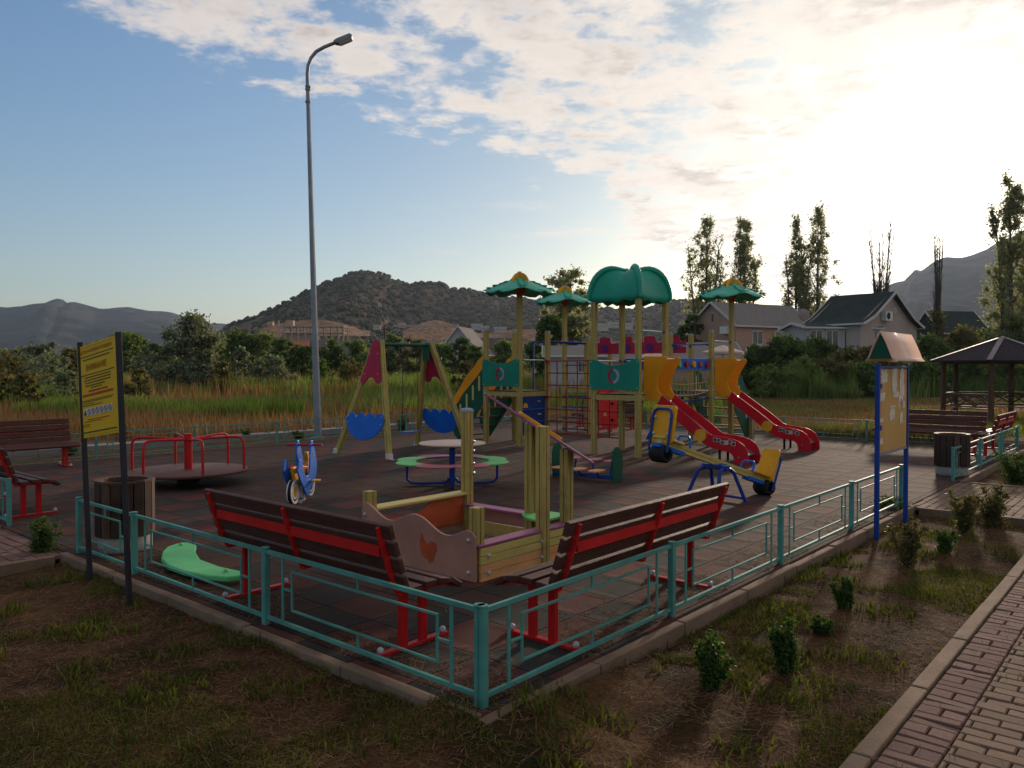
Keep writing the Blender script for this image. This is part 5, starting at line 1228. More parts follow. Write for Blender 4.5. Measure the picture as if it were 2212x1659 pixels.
def deck(T, z=1.205):
    u0, u1, v0, v1 = T; mb = MB(); mb.box(Lc((u0+u1)/2, (v0+v1)/2, z), (u1-u0-.05, v1-v0-.05, .018)); dk = mb.build('deck', M['darkwood'], ps)
    mb = MB()
    for a, b in (((u0+.05, v0), (u1-.05, v0)), ((u0+.05, v1), (u1-.05, v1)), ((u0, v0+.05), (u0, v1-.05)), ((u1, v0+.05), (u1, v1-.05))): mb.bar(Lc(a[0], a[1], z-.065), Lc(b[0], b[1], z-.065), .045, .10)
    mb.build('deck_beam', M['post'], dk)
for T in (T1, T2, T3, T4): deck(T)
# palm roofs
def palm(u, v, zt):
    b = Lc(u, v, zt); mb = MB(); V_ = []; 
    for k in range(4):
        a = math.pi/2*k; d = Vector((math.cos(a), math.sin(a), 0)); s_ = Vector((-d.y, d.x, 0)); n = 15; vs = []; ts = (-1, -.72, -.36, 0, .36, .72, 1)
        for i in range(n+1):
            s = i/n; w_ = .10 + .46*min(1, s/.62)**.9 - (.30*max(0, s-.72)/.28)
            for tt in ts:
                ww = w_*(1.0 if abs(tt) < .9 else (1.10 if i % 2 else .84)); r_ = .03 + .68*s + (0 if abs(tt) < .9 or i % 2 else .02)
                if i == n: ww *= .4
                z = .27 - .33*s - .05*abs(tt)**1.2*(.4+.6*s) + .012*math.sin(i*2.1)*abs(tt)
                vs.append(b + d*r_ + s_*(tt*ww) + Vector((0, 0, z)))
        m_ = len(ts); fs = [(i*m_+q, i*m_+q+1, (i+1)*m_+q+1, (i+1)*m_+q) for i in range(n) for q in range(m_-1)]; mb.add(vs, fs, True)
    pr_ = mb.build('palm_roof', M['leafgreen'], ps); so = pr_.modifiers.new('t', 'SOLIDIFY'); so.thickness = .014; so.offset = 0
    for k in range(2):
        a = math.pi/2*k; mb = MB(); mb.prism([(math.cos(R(q*12))*.27, math.sin(R(q*12))*.27) for q in range(16)], .05, b + Vector((0, 0, .11)), (math.cos(a), math.sin(a), 0), (0, 0, 1)); mb.build('crest', M['yel'], pr_, bev=.012)
    mb = MB(); mb.lathe([(.055, -.18), (.075, -.10), (.14, .0), (.19, .10), (.17, .17), (.05, .24)], c=b, n=16); mb.build('bulb', mat('palm_bulb', (.34, .10, .04), .6, .15, 6), pr_)
    mb = MB(); mb.box(b + Vector((0, 0, .375)), (.07, .07, .05)); mb.build('cap', M['capgrey'], pr_, bev=.006)
palm(T1[0], T1[2], 3.44); palm(T4[0], T4[3], 3.52); palm(T3[1], T3[2], 3.40)
# green canopy on tower two: four ribs, hollow between
def canopy():
    def rib(th):
        s = th/(math.pi/2)
        if s < .72: q = s/.72*math.pi/2; return .38 + .62*math.cos(q), .63*math.sin(q)**.97
        q = (s-.72)/.28; return .38*(1-q), .63 - .05*q
    u0, u1, v0, v1 = T2; c = Lc((u0+u1)/2, (v0+v1)/2, 3.04); Rc = .80; Hh = .70; ne = 14; per = 12; vs = []
    for j in range(ne+1):
        th = math.pi/2*j/ne; rho, z = rib(th)
        for k in range(4):
            for q in range(per):
                s = q/per; a0 = R(45 + 90*k); e = abs(2*s-1)      # e=1 at a rib, 0 mid side
                # straight chord between ribs, pulled in a little, ribs proud and rounded
                A_ = Vector((math.cos(a0), math.sin(a0), 0)); B_ = Vector((math.cos(a0+math.pi/2), math.sin(a0+math.pi/2), 0)); P_ = A_.lerp(B_, s)
                bulge = .10*(e**6) ; pull = -.10*math.sin(math.pi*s)*math.sin(th*1.0 + .5)
                rr_ = Rc*rho*(1 + pull) + bulge*.5*math.cos(th)
                zz = z + .045*e**5*math.sin(th) - .06*(1-e)*math.sin(2*th) + (.025*math.cos(6*math.pi*s) if j == 0 else 0) - (.035*(1-e) if j == 0 else 0)
                vs.append(c + P_*rr_ + Vector((0, 0, zz)))
    n = per*4; fs = [(j*n+i, j*n+(i+1) % n, (j+1)*n+(i+1) % n, (j+1)*n+i) for j in range(ne) for i in range(n)]; mb = MB(); mb.add(vs, fs, True); mb.v[-n:] = [(p[0], p[1], p[2]) for p in mb.v[-n:]]
    cn = mb.build('canopy', M['roofgreen'], ps); so = cn.modifiers.new('t', 'SOLIDIFY'); so.thickness = .02; so.offset = -1
    for k in range(4):      # the proud rounded ribs
        a = R(45+90*k); d = Vector((math.cos(a), math.sin(a), 0)); pts = []; rs = []
        for j in range(13):
            th = math.pi/2*j/12; rh, zz = rib(th); pts.append(c + d*(Rc*rh + .03) + Vector((0, 0, zz + .03))); rs.append(.030 + .035*math.sin(math.pi*j/12))
        mb = MB(); mb.tube(pts, rs, 10); mb.build('canopy_rib', M['roofgreen'], cn)
canopy()
# guard panels with ring emblem
def guard(u, v0, v1, z0, z1, dip, rr_=.06):
    L_ = v1-v0; top = [(L_*s, z1 - dip*math.sin(math.pi*max(0, min(1, (s-.10)/.80)))**1.0) for s in [i/16 for i in range(17)]]
    poly = [(0.03, z0), (L_-.03, z0), (L_, z0+.03), (L_, z1-.04)] + [(L_-.02, z1-.006)] + top[::-1][1:-1] + [(.02, z1-.006), (0, z1-.04), (0, z0+.03)]
    mb = MB(); mb.prism(poly, .02, Lc(u, v0, 0), (0, 1, 0), (0, 0, 1)); g = mb.build('guard_panel', M['green'], ps, bev=.005)
    cy, cz = L_/2, (z0+z1)/2 - .03
    for sg, m in ((1, M['crimson']), (-1, M['capgrey'])):
        aa = [R(90 + sg*180*i/14) for i in range(15)]; # +y is left on screen
        poly = [(cy - (-math.cos(a))*.135, cz + math.sin(a)*.145) for a in aa] + [(cy + math.cos(a)*.085, cz + math.sin(a)*.095) for a in aa[::-1]]
        poly = [(2*cy - p[0], p[1]) for p in poly]
        mb = MB(); mb.prism(poly, .012, Lc(u-.0165, v0, 0), (0, 1, 0), (0, 0, 1)); mb.build('ring_emblem', m, g)
    mb = MB()
    for y, z in ((.04, z0+.04), (L_-.04, z0+.04), (.04, z1-.05), (L_-.04, z1-.05)): mb.ball(Lc(u-.012, v0+y, z), .012, 8, 5)
    mb.build('bolt', M['bolt'], g)
guard(T1[0]-.06, T1[2]-.03, T1[3]+.06, 1.31, 1.92, .10); guard(T2[0]-.06, T2[2]-.06, T2[3]+.07, 1.29, 1.89, .12)
# hand bars
def hbar(a, b, m='chrome', r_=.015):
    mb = MB(); a, b = Lc(*a), Lc(*b); mb.tube([a, b], r_, 8); q = mb.build('hand_bar', M[m], ps); d = (b-a).normalized(); mb = MB(); mb.tube([a, a + d*.07], r_*1.6, 8); mb.tube([b - d*.07, b], r_*1.6, 8); mb.build('clamp', M['blue'], q)
hbar((T1[0]+.05, T1[2], 1.90), (T1[1]-.05, T1[2], 1.90)); hbar((T2[0]+.05, T2[3], 1.86), (T2[1]-.05, T2[3], 1.86)); hbar((T2[1], T2[2]+.05, 1.86), (T2[1], T2[3]-.05, 1.86))
hbar((T2[0]+.05, T2[2], 2.44), (T2[1]-.05, T2[2], 2.44)); hbar((T3[0]+.05, T3[2], 2.32), (T3[1]-.05, T3[2], 2.32)); hbar((T3[0]+.05, T3[3], 2.24), (T3[1]-.05, T3[3], 2.24)); hbar((T3[0], T3[2]+.05, 2.24), (T3[0], T3[3]-.05, 2.24), 'blue')
hbar((T4[0], T4[2]+.05, 1.80), (T4[0], T4[3]-.05, 1.80), 'blue'); hbar((T4[0]+.05, T4[2], 1.80), (T4[1]-.05, T4[2], 1.80), 'blue')
# monkey bars in the back
mb = MB()
for v in (9.25, 9.75): mb.tube([Lc(12.4, v, 2.38), Lc(15.6, v, 2.38)], .018, 8)
for k in range(9): mb.tube([Lc(12.5+.37*k, 9.25, 2.38), Lc(12.5+.37*k, 9.75, 2.38)], .014, 6)
mb.tube([Lc(12.4, 9.25, 0), Lc(12.4, 9.25, 2.38)], .02, 8); mb.tube([Lc(12.4, 9.75, 0), Lc(12.4, 9.75, 2.38)], .02, 8); mb.build('monkey_bars', M['blue'], ps)
# ladder rungs on tower four
for z in (.12, .42, .70, .98):
    mb = MB(); mb.tube([Lc(T4[0]-.06, T4[2]-.02, z), Lc(T4[0]-.06, T4[3]+.02, z)], .018, 8); mb.build('rung', M['blue'], ps)
# red climbing net
def net(p0, p1, z0, z1, nc, nr, m, r_, name='climbing_net', sag=0):
    p0, p1 = Vector(p0), Vector(p1); mb = MB()
    for i in range(nc+1):
        q = p0.lerp(p1, i/nc); mb.tube([Lc(q.x, q.y, z0), Lc(q.x, q.y, z1)], r_, 7)
    for j in range(nr+1):
        z = z0 + (z1-z0)*j/nr; mb.tube([Lc(p0.x, p0.y, z), Lc(p1.x, p1.y, z)], r_*.95, 7)
    return mb.build(name, m, ps)
net((11.24, 8.40, 0), (11.12, 6.34, 0), .24, 1.88, 7, 6, mat('red_net_bar', (.30, .012, .015), .5), .014)
for z in (.27, 1.06, 1.85):
    mb = MB(); mb.box(Lc(11.27, 8.42, z), (.06, .06, .05)); mb.build('clamp', M['red'], ps)
# blue climbing board under tower one
def holes_board(O, X, w_, h_, m, holds, name, tilt=(0, 0, 1), seams=()):
    mb = MB(); mb.prism([(0, 0), (w_, 0), (w_, h_), (0, h_)], .022, O, X, tilt); b = mb.build(name, m, ps, bev=.005)
    X = Vector(X).normalized(); Y = Vector(tilt).normalized(); N = X.cross(Y); O = Vector(O)
    for s in seams:
        mb = MB(); mb.bar(O + X*(-.02) + Y*s + N*.018, O + X*(w_+.02) + Y*s + N*.018, .02, .018); mb.build('bar', M['blueb'], b)
    for x, y, mm, k in holds:
        mb = MB()
        if k == 'half': mb.prism([(x + math.cos(R(a))*.075, y + math.sin(R(a))*.10) for a in range(0, 181, 15)], .02, O + N*.02, X, Y)
        elif k == 'slot': mb.prism([(x-.045, y-.012), (x+.045, y-.012), (x+.045, y+.012), (x-.045, y+.012)], .02, O + N*.02, X, Y)
        else: mb.box(O + X*x + Y*y + N*.03, (.06, .06, .07))
        mb.build('hold', M[mm], b)
holes_board(Lc(T1[0]+.06, T1[2]-.0, .22), (1, 0, 0), .83, .88, M['dkblue'], [(.12, .62, 'yel', 'half'), (.60, .75, 'capgrey', 'slot'), (.62, .46, 'paper', 'slot'), (.12, .32, 'tabletop', 'half'), (.60, .14, 'apricot', 'slot'), (.40, .18, 'tabletop', 'half'), (.28, .06, 'capgrey', 'slot')], 'climbing_board', seams=(.58, .30, .02))
holes_board(Lc(14.05, 8.92, .10), (1, 0, 0), .88, 1.10, M['redboard'], [(.62, 1.06, 'dkblue', 'cube'), (.62, .68, 'black', 'cube'), (.62, .24, 'black', 'cube'), (.28, .80, 'dkblue', 'half'), (.28, .36, 'board', 'half'), (.08, .10, 'bolt', 'slot'), (.08, 1.16, 'bolt', 'slot')], 'climbing_board')
holes_board(Lc(13.15, 6.95, .04), (1, 0, 0), .9, 1.2, M['blueb'], [(.3, .3, 'board', 'half'), (.62, .18, 'board', 'half')], 'climbing_board', tilt=(0, -.5, 1))
# crenellated red wall
def castle(u, v0, v1):
    L_ = v1-v0; pts = [(0, 2.08), (L_, 2.08)]; n = 4; w_ = L_/n; top = []
    for i in range(n):
        a = L_ - i*w_; top += [(a, 2.36), (a-.07, 2.36), (a-.07, 2.40)] if i == 0 else []
        c = a - w_/2; top += [(c+.17, 2.37), (c+.155, 2.50), (c+.05, 2.515), (c-.05, 2.515), (c-.155, 2.50), (c-.17, 2.37)]
        top += [(a-w_+.09, 2.345)]
    top = [q for q in top if 0 < q[0] < L_]; pts += [(L_, 2.44)] + top + [(0, 2.44)]
    mb = MB(); mb.prism(pts, .022, Lc(u, v0, 0), (0, 1, 0), (0, 0, 1)); c_ = mb.build('battlement_board', M['crimson'], ps, bev=.004)
    for i in range(n):
        cy = w_*(i+.5); mb = MB(); mb.prism([(cy + math.cos(2*math.pi*k/24)*(.10 + .012*math.cos(8*2*math.pi*k/24)), 2.23 + math.sin(2*math.pi*k/24)*(.10 + .012*math.cos(8*2*math.pi*k/24))) for k in range(24)], .02, Lc(u-.02, v0, 0), (0, 1, 0), (0, 0, 1)); mb.build('rosette', mat('violet_disc', (.10, .02, .16), .5, .1), c_)
castle(14.02, 6.38, 9.02)
# net bridge between tower two and three
mb = MB(); n = 15
for i in range(n):
    u = 11.16 + (13.02-11.16)*i/(n-1); z = 1.19 - .07*math.sin(math.pi*i/(n-1)); mb.box(Lc(u, 5.78, z), (.11, .86, .03))
br = mb.build('bridge', M['darkwood'], ps)
mb = MB()
for v in (5.34, 6.22):
    for i in range(12):
        u = 11.18 + (12.98-11.18)*i/11; zb = 1.15 - .07*math.sin(math.pi*i/11); mb.tube([Lc(u, v, zb), Lc(u+.02*(-1)**i, v, 1.42), Lc(u, v, 1.70)], .010, 5)
    for z, sg in ((1.68, .03), (1.42, .05), (1.20, .07)): mb.tube([Lc(11.13 + 1.92*i/10, v, z - sg*math.sin(math.pi*i/10)) for i in range(11)], .012, 6)
mb.build('rope_net', M['rope'], br)
for v in (5.28, 6.28):
    mb = MB(); mb.box(Lc(12.09, v, 1.80), (1.90, .022, .24)); b_ = mb.build('bead_panel', M['blueb'] if v < 6 else M['dkblue'], br, bev=.004)
    if v < 6:
        for i, mm in enumerate(('lime', 'crimson', 'yel', 'purple', 'crimson')):
            mb = MB(); cx = 11.62 + i*.31; mb.prism([(cx-PU + math.cos(2*math.pi*k/20)*(.058 + .008*(k % 2)), 1.80 + math.sin(2*math.pi*k/20)*(.058 + .008*(k % 2))) for k in range(20)], .05, Vector((0, v-.035-PV, 0)), (1, 0, 0), (0, 0, 1)); mb.build('bead', M[mm], b_)
mb = MB(); mb.tube([Lc(11.13, 5.30, 1.0), Lc(13.05, 5.30, 1.06)], .02, 8); mb.tube([Lc(11.13, 6.26, 1.0), Lc(13.05, 6.26, 1.06)], .02, 8); mb.build('bearer', M['dkblue'], br)
# stairs: slanted side boards with slots, treads between
def stairs(u0, v0, du, dv, width_dir, wdt, name='stair', yellow=True, ln=1.02):
    """run from (u0, v0) in direction (du, dv); the other side board is wdt away along width_dir"""
    D = Vector((du, dv, 0)); Wd = Vector((width_dir[0], width_dir[1], 0)); mb = MB()
    for k in range(5):
        s = .10 + k*.20; z = 1.0 - k*.22; p = Lc(u0, v0, z) + D*s + Wd*(wdt/2); m = Matrix((D, Wd, Vector((0, 0, 1)))).transposed(); mb.box(p, (.19, wdt-.03, .028), m)
    st = mb.build(name, M['woodlt'], ps)
    for w0 in (0.0, wdt):
        O = Lc(u0, v0, 0) + Wd*w0
        poly = [(.02, .92), (.02, 1.95), (.12, 1.90), (.24, 1.78), (.34, 1.66), (.50, 1.52), (.62, 1.38), (.76, 1.20), (.90, 1.02), (1.02, .86), (1.10, .62), (1.08, .38), (.98, .16), (.86, .04), (.74, .05)]
        mb = MB(); mb.prism(poly, .02, O, D, (0, 0, 1)); sb = mb.build('side_board', M['dkgreen'], st, bev=.004)
        if yellow:
            poly = [(.03, 1.72), (.03, 2.00), (.16, 1.92), (.30, 1.76), (.40, 1.68), (.58, 1.52), (.70, 1.36), (.84, 1.18), (1.02, .96), (1.14, .62), (1.12, .44), (1.05, .60), (.96, .80), (.82, .92), (.66, 1.12), (.58, 1.20), (.42, 1.34), (.22, 1.52)]
            for sg in (-1, 1):
                mb = MB(); mb.prism(poly, .014, O + Wd*(.0175*sg), D, (0, 0, 1)); mb.build('hand_strip', M['orange'], sb, bev=.004)
        mb = MB()
        for x, z in ((.16, 1.40), (.36, 1.18), (.56, .98), (.76, .74)):
            mb.prism([(x-.03, z-.20), (x+.03, z-.20), (x+.03, z+.12), (x, z+.15), (x-.03, z+.12)], .0245, O, D, (0, 0, 1))
        mb.build('slot', M['paleyel'], sb)
stairs(T1[0]+.0, T1[3]+.05, 0, 1, (1, 0), 1.0)
stairs(T3[1]+.05, T3[2], 1, 0, (0, 1), 1.0, yellow=False)
gp = MB(); groove_bar(gp, Lc(15.06, 5.20, 0), Lc(15.06, 5.20, .50), .09, (0, 1, 0)); q = gp.build('short_post', M['post'], ps); mb = MB(); mb.box(Lc(15.06, 5.20, .51), (.10, .10, .02)); mb.box(Lc(15.12, 5.20, .27), (.02, .10, .5)); mb.build('cap', M['blueb'], q)
# ------------------------------------------------------------------ slides
def onplane(px, py, u):
    """point of the plane of a slide's side board seen at a pixel -> (v, z); used once, for the outline"""
    d = ray(px, py); o = Vector((0, 0, H)); n = ud; t = ((W(u, 0) - o).dot(n))/d.dot(n); p = o + d*t; return UV(p)[1], p.z
def z4(x, y): return ((1850 + x/2.765)*.7305, (900 + y/2.765)*.7305)
US = 10.36
def prof_(pts): return [onplane(*z4(x, y), US) for x, y in pts]
yel = prof_([(150, 425), (318, 425), (338, 434), (345, 452), (335, 480), (312, 515), (290, 560), (272, 600), (262, 645), (262, 680), (272, 710), (298, 745), (288, 770), (268, 786), (240, 794), (208, 795), (165, 780), (150, 770)])
redp = prof_([(300, 742), (350, 785), (430, 848), (520, 920), (600, 985), (645, 1025), (672, 1050), (705, 1068), (750, 1078), (820, 1088), (880, 1102), (930, 1122), (970, 1155), (995, 1200), (1007, 1250), (1008, 1312), (892, 1318), (888, 1275), (878, 1240), (855, 1215), (820, 1203), (760, 1190), (700, 1172), (640, 1140), (590, 1100), (560, 1072), (480, 1002), (400, 935), (320, 868), (255, 810), (275, 790)])
disc = onplane(*z4(615, 1070), US); letters = [onplane(*z4(x, y), US) for x, y in ((733, 1106), (762, 1110), (795, 1129), (824, 1131), (855, 1124), (885, 1141))]
vA = 5.22; SW = .50
def slide(u, parent):
    # chute follows the upper edge of the boards, a hand's breadth below
    up = [(vA+.02, 1.20), (vA-.12, 1.17)] + [(v, z-.19) for v, z in redp[1:13]]
    up = [q for q in up if q[1] > .05]
    mb = MB(); vs = []
    for v, z in up: vs += [Lc(u+.012, v, z), Lc(u+SW-.012, v, z)]
    n = len(up); mb.add(vs, [(2*i, 2*i+1, 2*i+3, 2*i+2) for i in range(n-1)], True); s = mb.build('slide', M['chrome'], ps); so = s.modifiers.new('t', 'SOLIDIFY'); so.thickness = .01
    for k in (0, 1):
        O = Lc(u + SW*k, 0, 0); O = Vector((u + SW*k - PU, -PV, 0)); 
        mb = MB(); mb.prism(redp, .022, O, (0, 1, 0), (0, 0, 1)); b = mb.build('side_board', M['slide'], s, bev=.006)
        mb = MB(); mb.prism(yel, .026, O, (0, 1, 0), (0, 0, 1)); y_ = mb.build('hood_board', M['orange'], s, bev=.006)
        mb = MB(); mb.cyl(O + Vector((-.02 if k == 0 else .02, disc[0], disc[1])), .115, .018, 32, 'x'); mb.build('disc', M['yel'], b, bev=.004)
    mb = MB()
    for v, z in ((disc[0]-.03, disc[1]+.05), (disc[0]-.055, disc[1]-.01), (letters[0][0]+.06, letters[0][1]-.24), (letters[2][0]-.02, letters[2][1]-.2), (redp[15][0]+.18, redp[15][1]+.12)): mb.ball(Vector((u-.03-PU, v-PV, z)), .010, 8, 5)
    mb.build('bolt', M['bolt'], s)
    for i, (ch, (v, z)) in enumerate(zip('АВЕИДС', letters)):
        ang = (.05, -.08, -.25, .06, -.2, -.04)[i]; q = .036; O = Vector((u - PU - .0125, v - PV, z)); ca, sa = math.cos(ang), math.sin(ang)
        X_ = Vector((0, -ca, sa)); Y_ = Vector((0, sa, ca))
        mb = MB(); mb.prism([(-q, -q), (q, -q), (q, q), (-q, q)], .003, O, X_, Y_); tl = mb.build('letter_tile', M['paper'], s)
        mb = MB(); q2 = q*.80; mb.prism([(-q2, -q2), (q2, -q2), (q2, q2), (-q2, q2)], .002, O - Vector((.002, 0, 0)), X_, Y_); mb.build('letter_tile', M['darkpost'] if i != 3 else M['paper'], s)
        vs, fs = LET[ch]; mb = MB(); mb.add([O + Vector((-.0036, 0, 0)) + X_*(p.x*.062) + Y_*(p.y*.062) for p in vs], fs); mb.build('letter', M['crimson'] if i in (0,) else (M['darkpost'] if i == 3 else M['capgrey']), s)
    mb = MB(); mb.tube([Lc(u+.04, vA-.02, 1.86), Lc(u+SW-.04, vA-.02, 1.86)], .015, 8); mb.tube([Vector((u+.02-PU, yel[1][0]+.03-PV, yel[1][1]-.05)), Vector((u+SW-.02-PU, yel[1][0]+.03-PV, yel[1][1]-.05))], .015, 8); mb.build('grip_bar', M['chrome'], s)
    for k in (0, 1):
        mb = MB(); v_ = letters[1][0] + .02; mb.box(Vector((u + .08 + .34*k - PU, v_ - PV, .19)), (.035, .035, .38)); mb.build('leg', M['black'], s)
LET = {ch: text_mesh(ch, 1.0) for ch in set('АВЕИДС')}
slide(US, ps); slide(T3[0] + (US - T2[0]) - .0, ps)

# ================================================================== gazebo
gc = Vector((17.5, 28.0, -.14)); t = thing('gazebo', 'open wooden hexagonal gazebo with dark shingle roof at the right edge', 'gazebo', gc)
ang = [R(-131 + 60*k) for k in range(6)]; rp2 = [Vector((math.cos(a)*1.92, math.sin(a)*1.92, 0)) for a in ang]; re2 = [Vector((math.cos(a)*2.35, math.sin(a)*2.35, 2.14)) for a in ang]; ap = Vector((0, 0, 2.98))
for i in range(6):
    a, b = re2[i], re2[(i+1) % 6]; mb = MB(); lo = Vector((0, 0, -.05)); mb.add([a, b, ap, a+lo, b+lo, ap+lo], [(0,1,2), (5,4,3), (0,3,4,1), (1,4,5,2), (2,5,3,0)]); rf = mb.build('roof_face', mat('shingle_roof', (.028, .019, .023), .85, .25, 6, .6, 25), t)
    mb = MB(); mb.bar(a + Vector((0, 0, .012)), ap + Vector((0, 0, .012)), .16, .02); mb.build('hip_strip', mat('hip_flashing', (.20, .16, .15), .5), t)
for p in rp2: 
    mb = MB(); mb.box(p + Vector((0, 0, 1.06)), (.13, .13, 2.14)); mb.build('post', M['wood'], t)
for i in range(6):
    a, b = rp2[i], rp2[(i+1) % 6]; mb = MB(); mb.bar(a + Vector((0, 0, 2.08)), b + Vector((0, 0, 2.08)), .06, .12); mb.build('beam', M['wood'], t)
    if i == 0: continue
    mb = MB(); mb.bar(a + Vector((0, 0, .95)), b + Vector((0, 0, .95)), .06, .07); mb.bar(a + Vector((0, 0, .52)), b + Vector((0, 0, .52)), .05, .06)
    for k in range(3):
        p, q = a.lerp(b, k/3), a.lerp(b, (k+1)/3); mb.bar(p + Vector((0, 0, .54)), q + Vector((0, 0, .92)), .03, .04); mb.bar(p + Vector((0, 0, .92)), q + Vector((0, 0, .54)), .03, .04)
    mb.build('railing', M['wood'], t)
mb = MB()
for i in range(6):
    a, b = rp2[i]*.80, rp2[(i+1) % 6]*.80
    if i == 0: continue
    mb.bar(a + Vector((0, 0, .45)), b + Vector((0, 0, .45)), .30, .04)
mb.build('bench', M['woodlt'], t)

# ================================================================== houses
M['peach'] = mat('peach_render', (.42, .26, .19), .9, .08, .6, .3, 8, dirt=(.30, .20, .15), dirt_amt=.4, dscale=.6)
M['pinkw'] = mat('pink_render', (.42, .33, .285), .9, .06, .6, .3, 8, dirt=(.32, .23, .19), dirt_amt=.4, dscale=.6)
M['whitew'] = mat('white_render', (.36, .335, .32), .9, .06, .6, .2, 8, dirt=(.3, .28, .26), dirt_amt=.4, dscale=.6)
M['slate'] = mat('grey_slate_roof', (.22, .19, .17), .95, .1, .8, .5, 12, spec=.08, dirt=(.16, .14, .13), dirt_amt=.5, dscale=.8)
M['dkroof'] = mat('dark_green_roof', (.030, .042, .038), .95, .15, 1, .4, 12, spec=.05)
M['glass'] = mat('window_glass', (.03, .035, .04), .12, .1, 1, spec=.8)
M['frame'] = mat('window_frame', (.5, .48, .45), .5, .1)
def house(name, label, cx, cy, rz, Lx, Wy, eave, ridge, wallm, roofm, over=.35, flare=0.0, cat='house', z0=-.15, corr=False, windows=(), extra=None):
    """long side along local x, gables at the ends of x"""
    t = thing(name, label, cat, (cx, cy, z0), rz); hx, hy = Lx/2, Wy/2
    mb = MB(); mb.add([Vector((x, y, z)) for x in (-hx, hx) for y, z in ((-hy, 0), (hy, 0), (hy, eave), (0, ridge-.06), (-hy, eave))], [(0,1,2,3,4), (9,8,7,6,5), (0,5,6,1), (1,6,7,2), (0,4,9,5)]); mb.build('wall', wallm, t)
    for sg in (-1, 1):
        k = (ridge-eave)/hy; oy = hy+over; prof = [(0, ridge), (sg*hy*.5, ridge - k*hy*.5), (sg*hy, eave), (sg*oy, eave - k*over*(1-flare))]
        if flare: prof = [(0, ridge), (sg*hy*.35, ridge-k*hy*.40), (sg*hy*.7, eave + k*hy*.22), (sg*hy, eave+.03), (sg*oy, eave - k*over*.35)]
        n = len(prof); vs = [Vector((x, y, z)) for x in (-hx-over, hx+over) for y, z in prof]; mb = MB(); mb.add(vs, [(i, i+1, n+i+1, n+i) for i in range(n-1)]); rf = mb.build('roof', roofm, t); so = rf.modifiers.new('t', 'SOLIDIFY'); so.thickness = .10
        if corr:
            mb = MB(); q = -hx-over+.1
            while q < hx+over: 
                for (y0, z0_), (y1, z1_) in zip(prof, prof[1:]): mb.bar((q, y0, z0_+.015), (q, y1, z1_+.015), .03, .03)
                q += .34
            mb.build('roof_rib', roofm, rf)
        for x in (-hx-over-.02, hx+over+.02):
            mb = MB()
            for (y0, z0_), (y1, z1_) in zip(prof, prof[1:]): mb.bar((x, y0, z0_-.05), (x, y1, z1_-.05), .05, .20)
            mb.build('verge_board', M['frame'], rf)
        mb = MB(); mb.bar((-hx-over, sg*oy, prof[-1][1]-.06), (hx+over, sg*oy, prof[-1][1]-.06), .05, .14); mb.build('eave_board', M['frame'], rf)
    for (face, a, z, w_, h_) in windows:
        # face: 'x-','x+','y-','y+'
        ax_, sg = face[0], (1 if face[1] == '+' else -1)
        if ax_ == 'x': c = Vector((sg*(hx+.0), a, z)); fr = lambda px_, pz_, tt, dd_: ((sg*tt, px_, pz_), dd_)
        mbf = MB(); mbg = MB()
        if ax_ == 'x': mbf.box((sg*(hx+.02), a, z), (.08, w_, h_)); mbg.box((sg*(hx+.045), a-w_*.24, z), (.05, w_*.40, h_*.84)); mbg.box((sg*(hx+.045), a+w_*.24, z), (.05, w_*.40, h_*.84))
        else: mbf.box((a, sg*(hy+.02), z), (w_, .08, h_)); mbg.box((a-w_*.24, sg*(hy+.045), z), (w_*.40, .05, h_*.84)); mbg.box((a+w_*.24, sg*(hy+.045), z), (w_*.40, .05, h_*.84))
        f_ = mbf.build('window', M['frame'], t); mbg.build('pane', M['glass'], f_)
    return t
# peach two storey house: near long side from px 1583 to 1752, gable turned left
p0 = AT(1590, 797, 75); p1 = AT(1752, 797, 80); dH = Vector((p1.x-p0.x, 5.0, 0)); rz = math.atan2(dH.y, dH.x); Lx = dH.length + .1; c = Vector(((p0.x+p1.x)/2, 77.5, 0)) + Vector((-math.sin(rz), math.cos(rz), 0))*3.1
h1 = house('peach_house', 'peach two storey house with grey sheet roof behind the right palm roof', c.x, c.y, rz, Lx, 6.2, 6.3, 8.5, M['peach'], M['slate'], .4, corr=True, windows=(('y-', -2.4, 4.9, 1.4, 1.4), ('y-', .8, 4.9, 1.7, 1.4), ('y-', 2.5, 4.9, 1.2, 1.3), ('x-', 0, 6.9, .3, 1.0)))
mb = MB(); mb.box((0, -3.75, 3.5), (Lx, 1.3, .18)); mb.box((0, -4.35, 4.1), (Lx, .08, .08)); 
for k in range(30): mb.box((-Lx/2 + Lx*k/29, -4.35, 3.8), (.05, .05, .55))
mb.build('balcony', M['whitew'], h1)
mb = MB(); mb.box((-Lx/2-.25, -1.9, 5.6), (.4, 1.0, .7)); mb.build('air_conditioner', M['white'], h1)
# dark roofed house: gable with air conditioner facing the camera
p0 = AT(1857, 797, 61); p1 = AT(1981, 797, 67.2); dG = Vector((p1.x-p0.x, p1.y-p0.y, 0)); rzg = math.atan2(dG.y, dG.x); Wy = dG.length*.95; ex = Vector((math.cos(rzg), math.sin(rzg), 0)); ey = Vector((-ex.y, ex.x, 0)); c = (Vector((p0.x, p0.y, 0)) + Vector((p1.x, p1.y, 0)))/2 + ey*2.3
h2 = house('gable_house', 'pale pink house with steep dark roof and an air conditioner on its gable', c.x, c.y, rzg + math.pi/2, 4.6, Wy+.25, 5.5, 8.15, M['pinkw'], M['dkroof'], .45, flare=1, windows=(('x-', -.7, 6.6, .5, .5), ('x-', -1.8, 4.0, 1.2, 1.4)))
mb = MB(); mb.box((-2.55, 1.1, 6.1), (.42, 1.1, .75)); ac = mb.build('air_conditioner', M['white'], h2); mb = MB(); mb.cyl((-2.77, 1.25, 6.1), .28, .03, 16, 'x'); mb.build('fan', M['black'], ac)
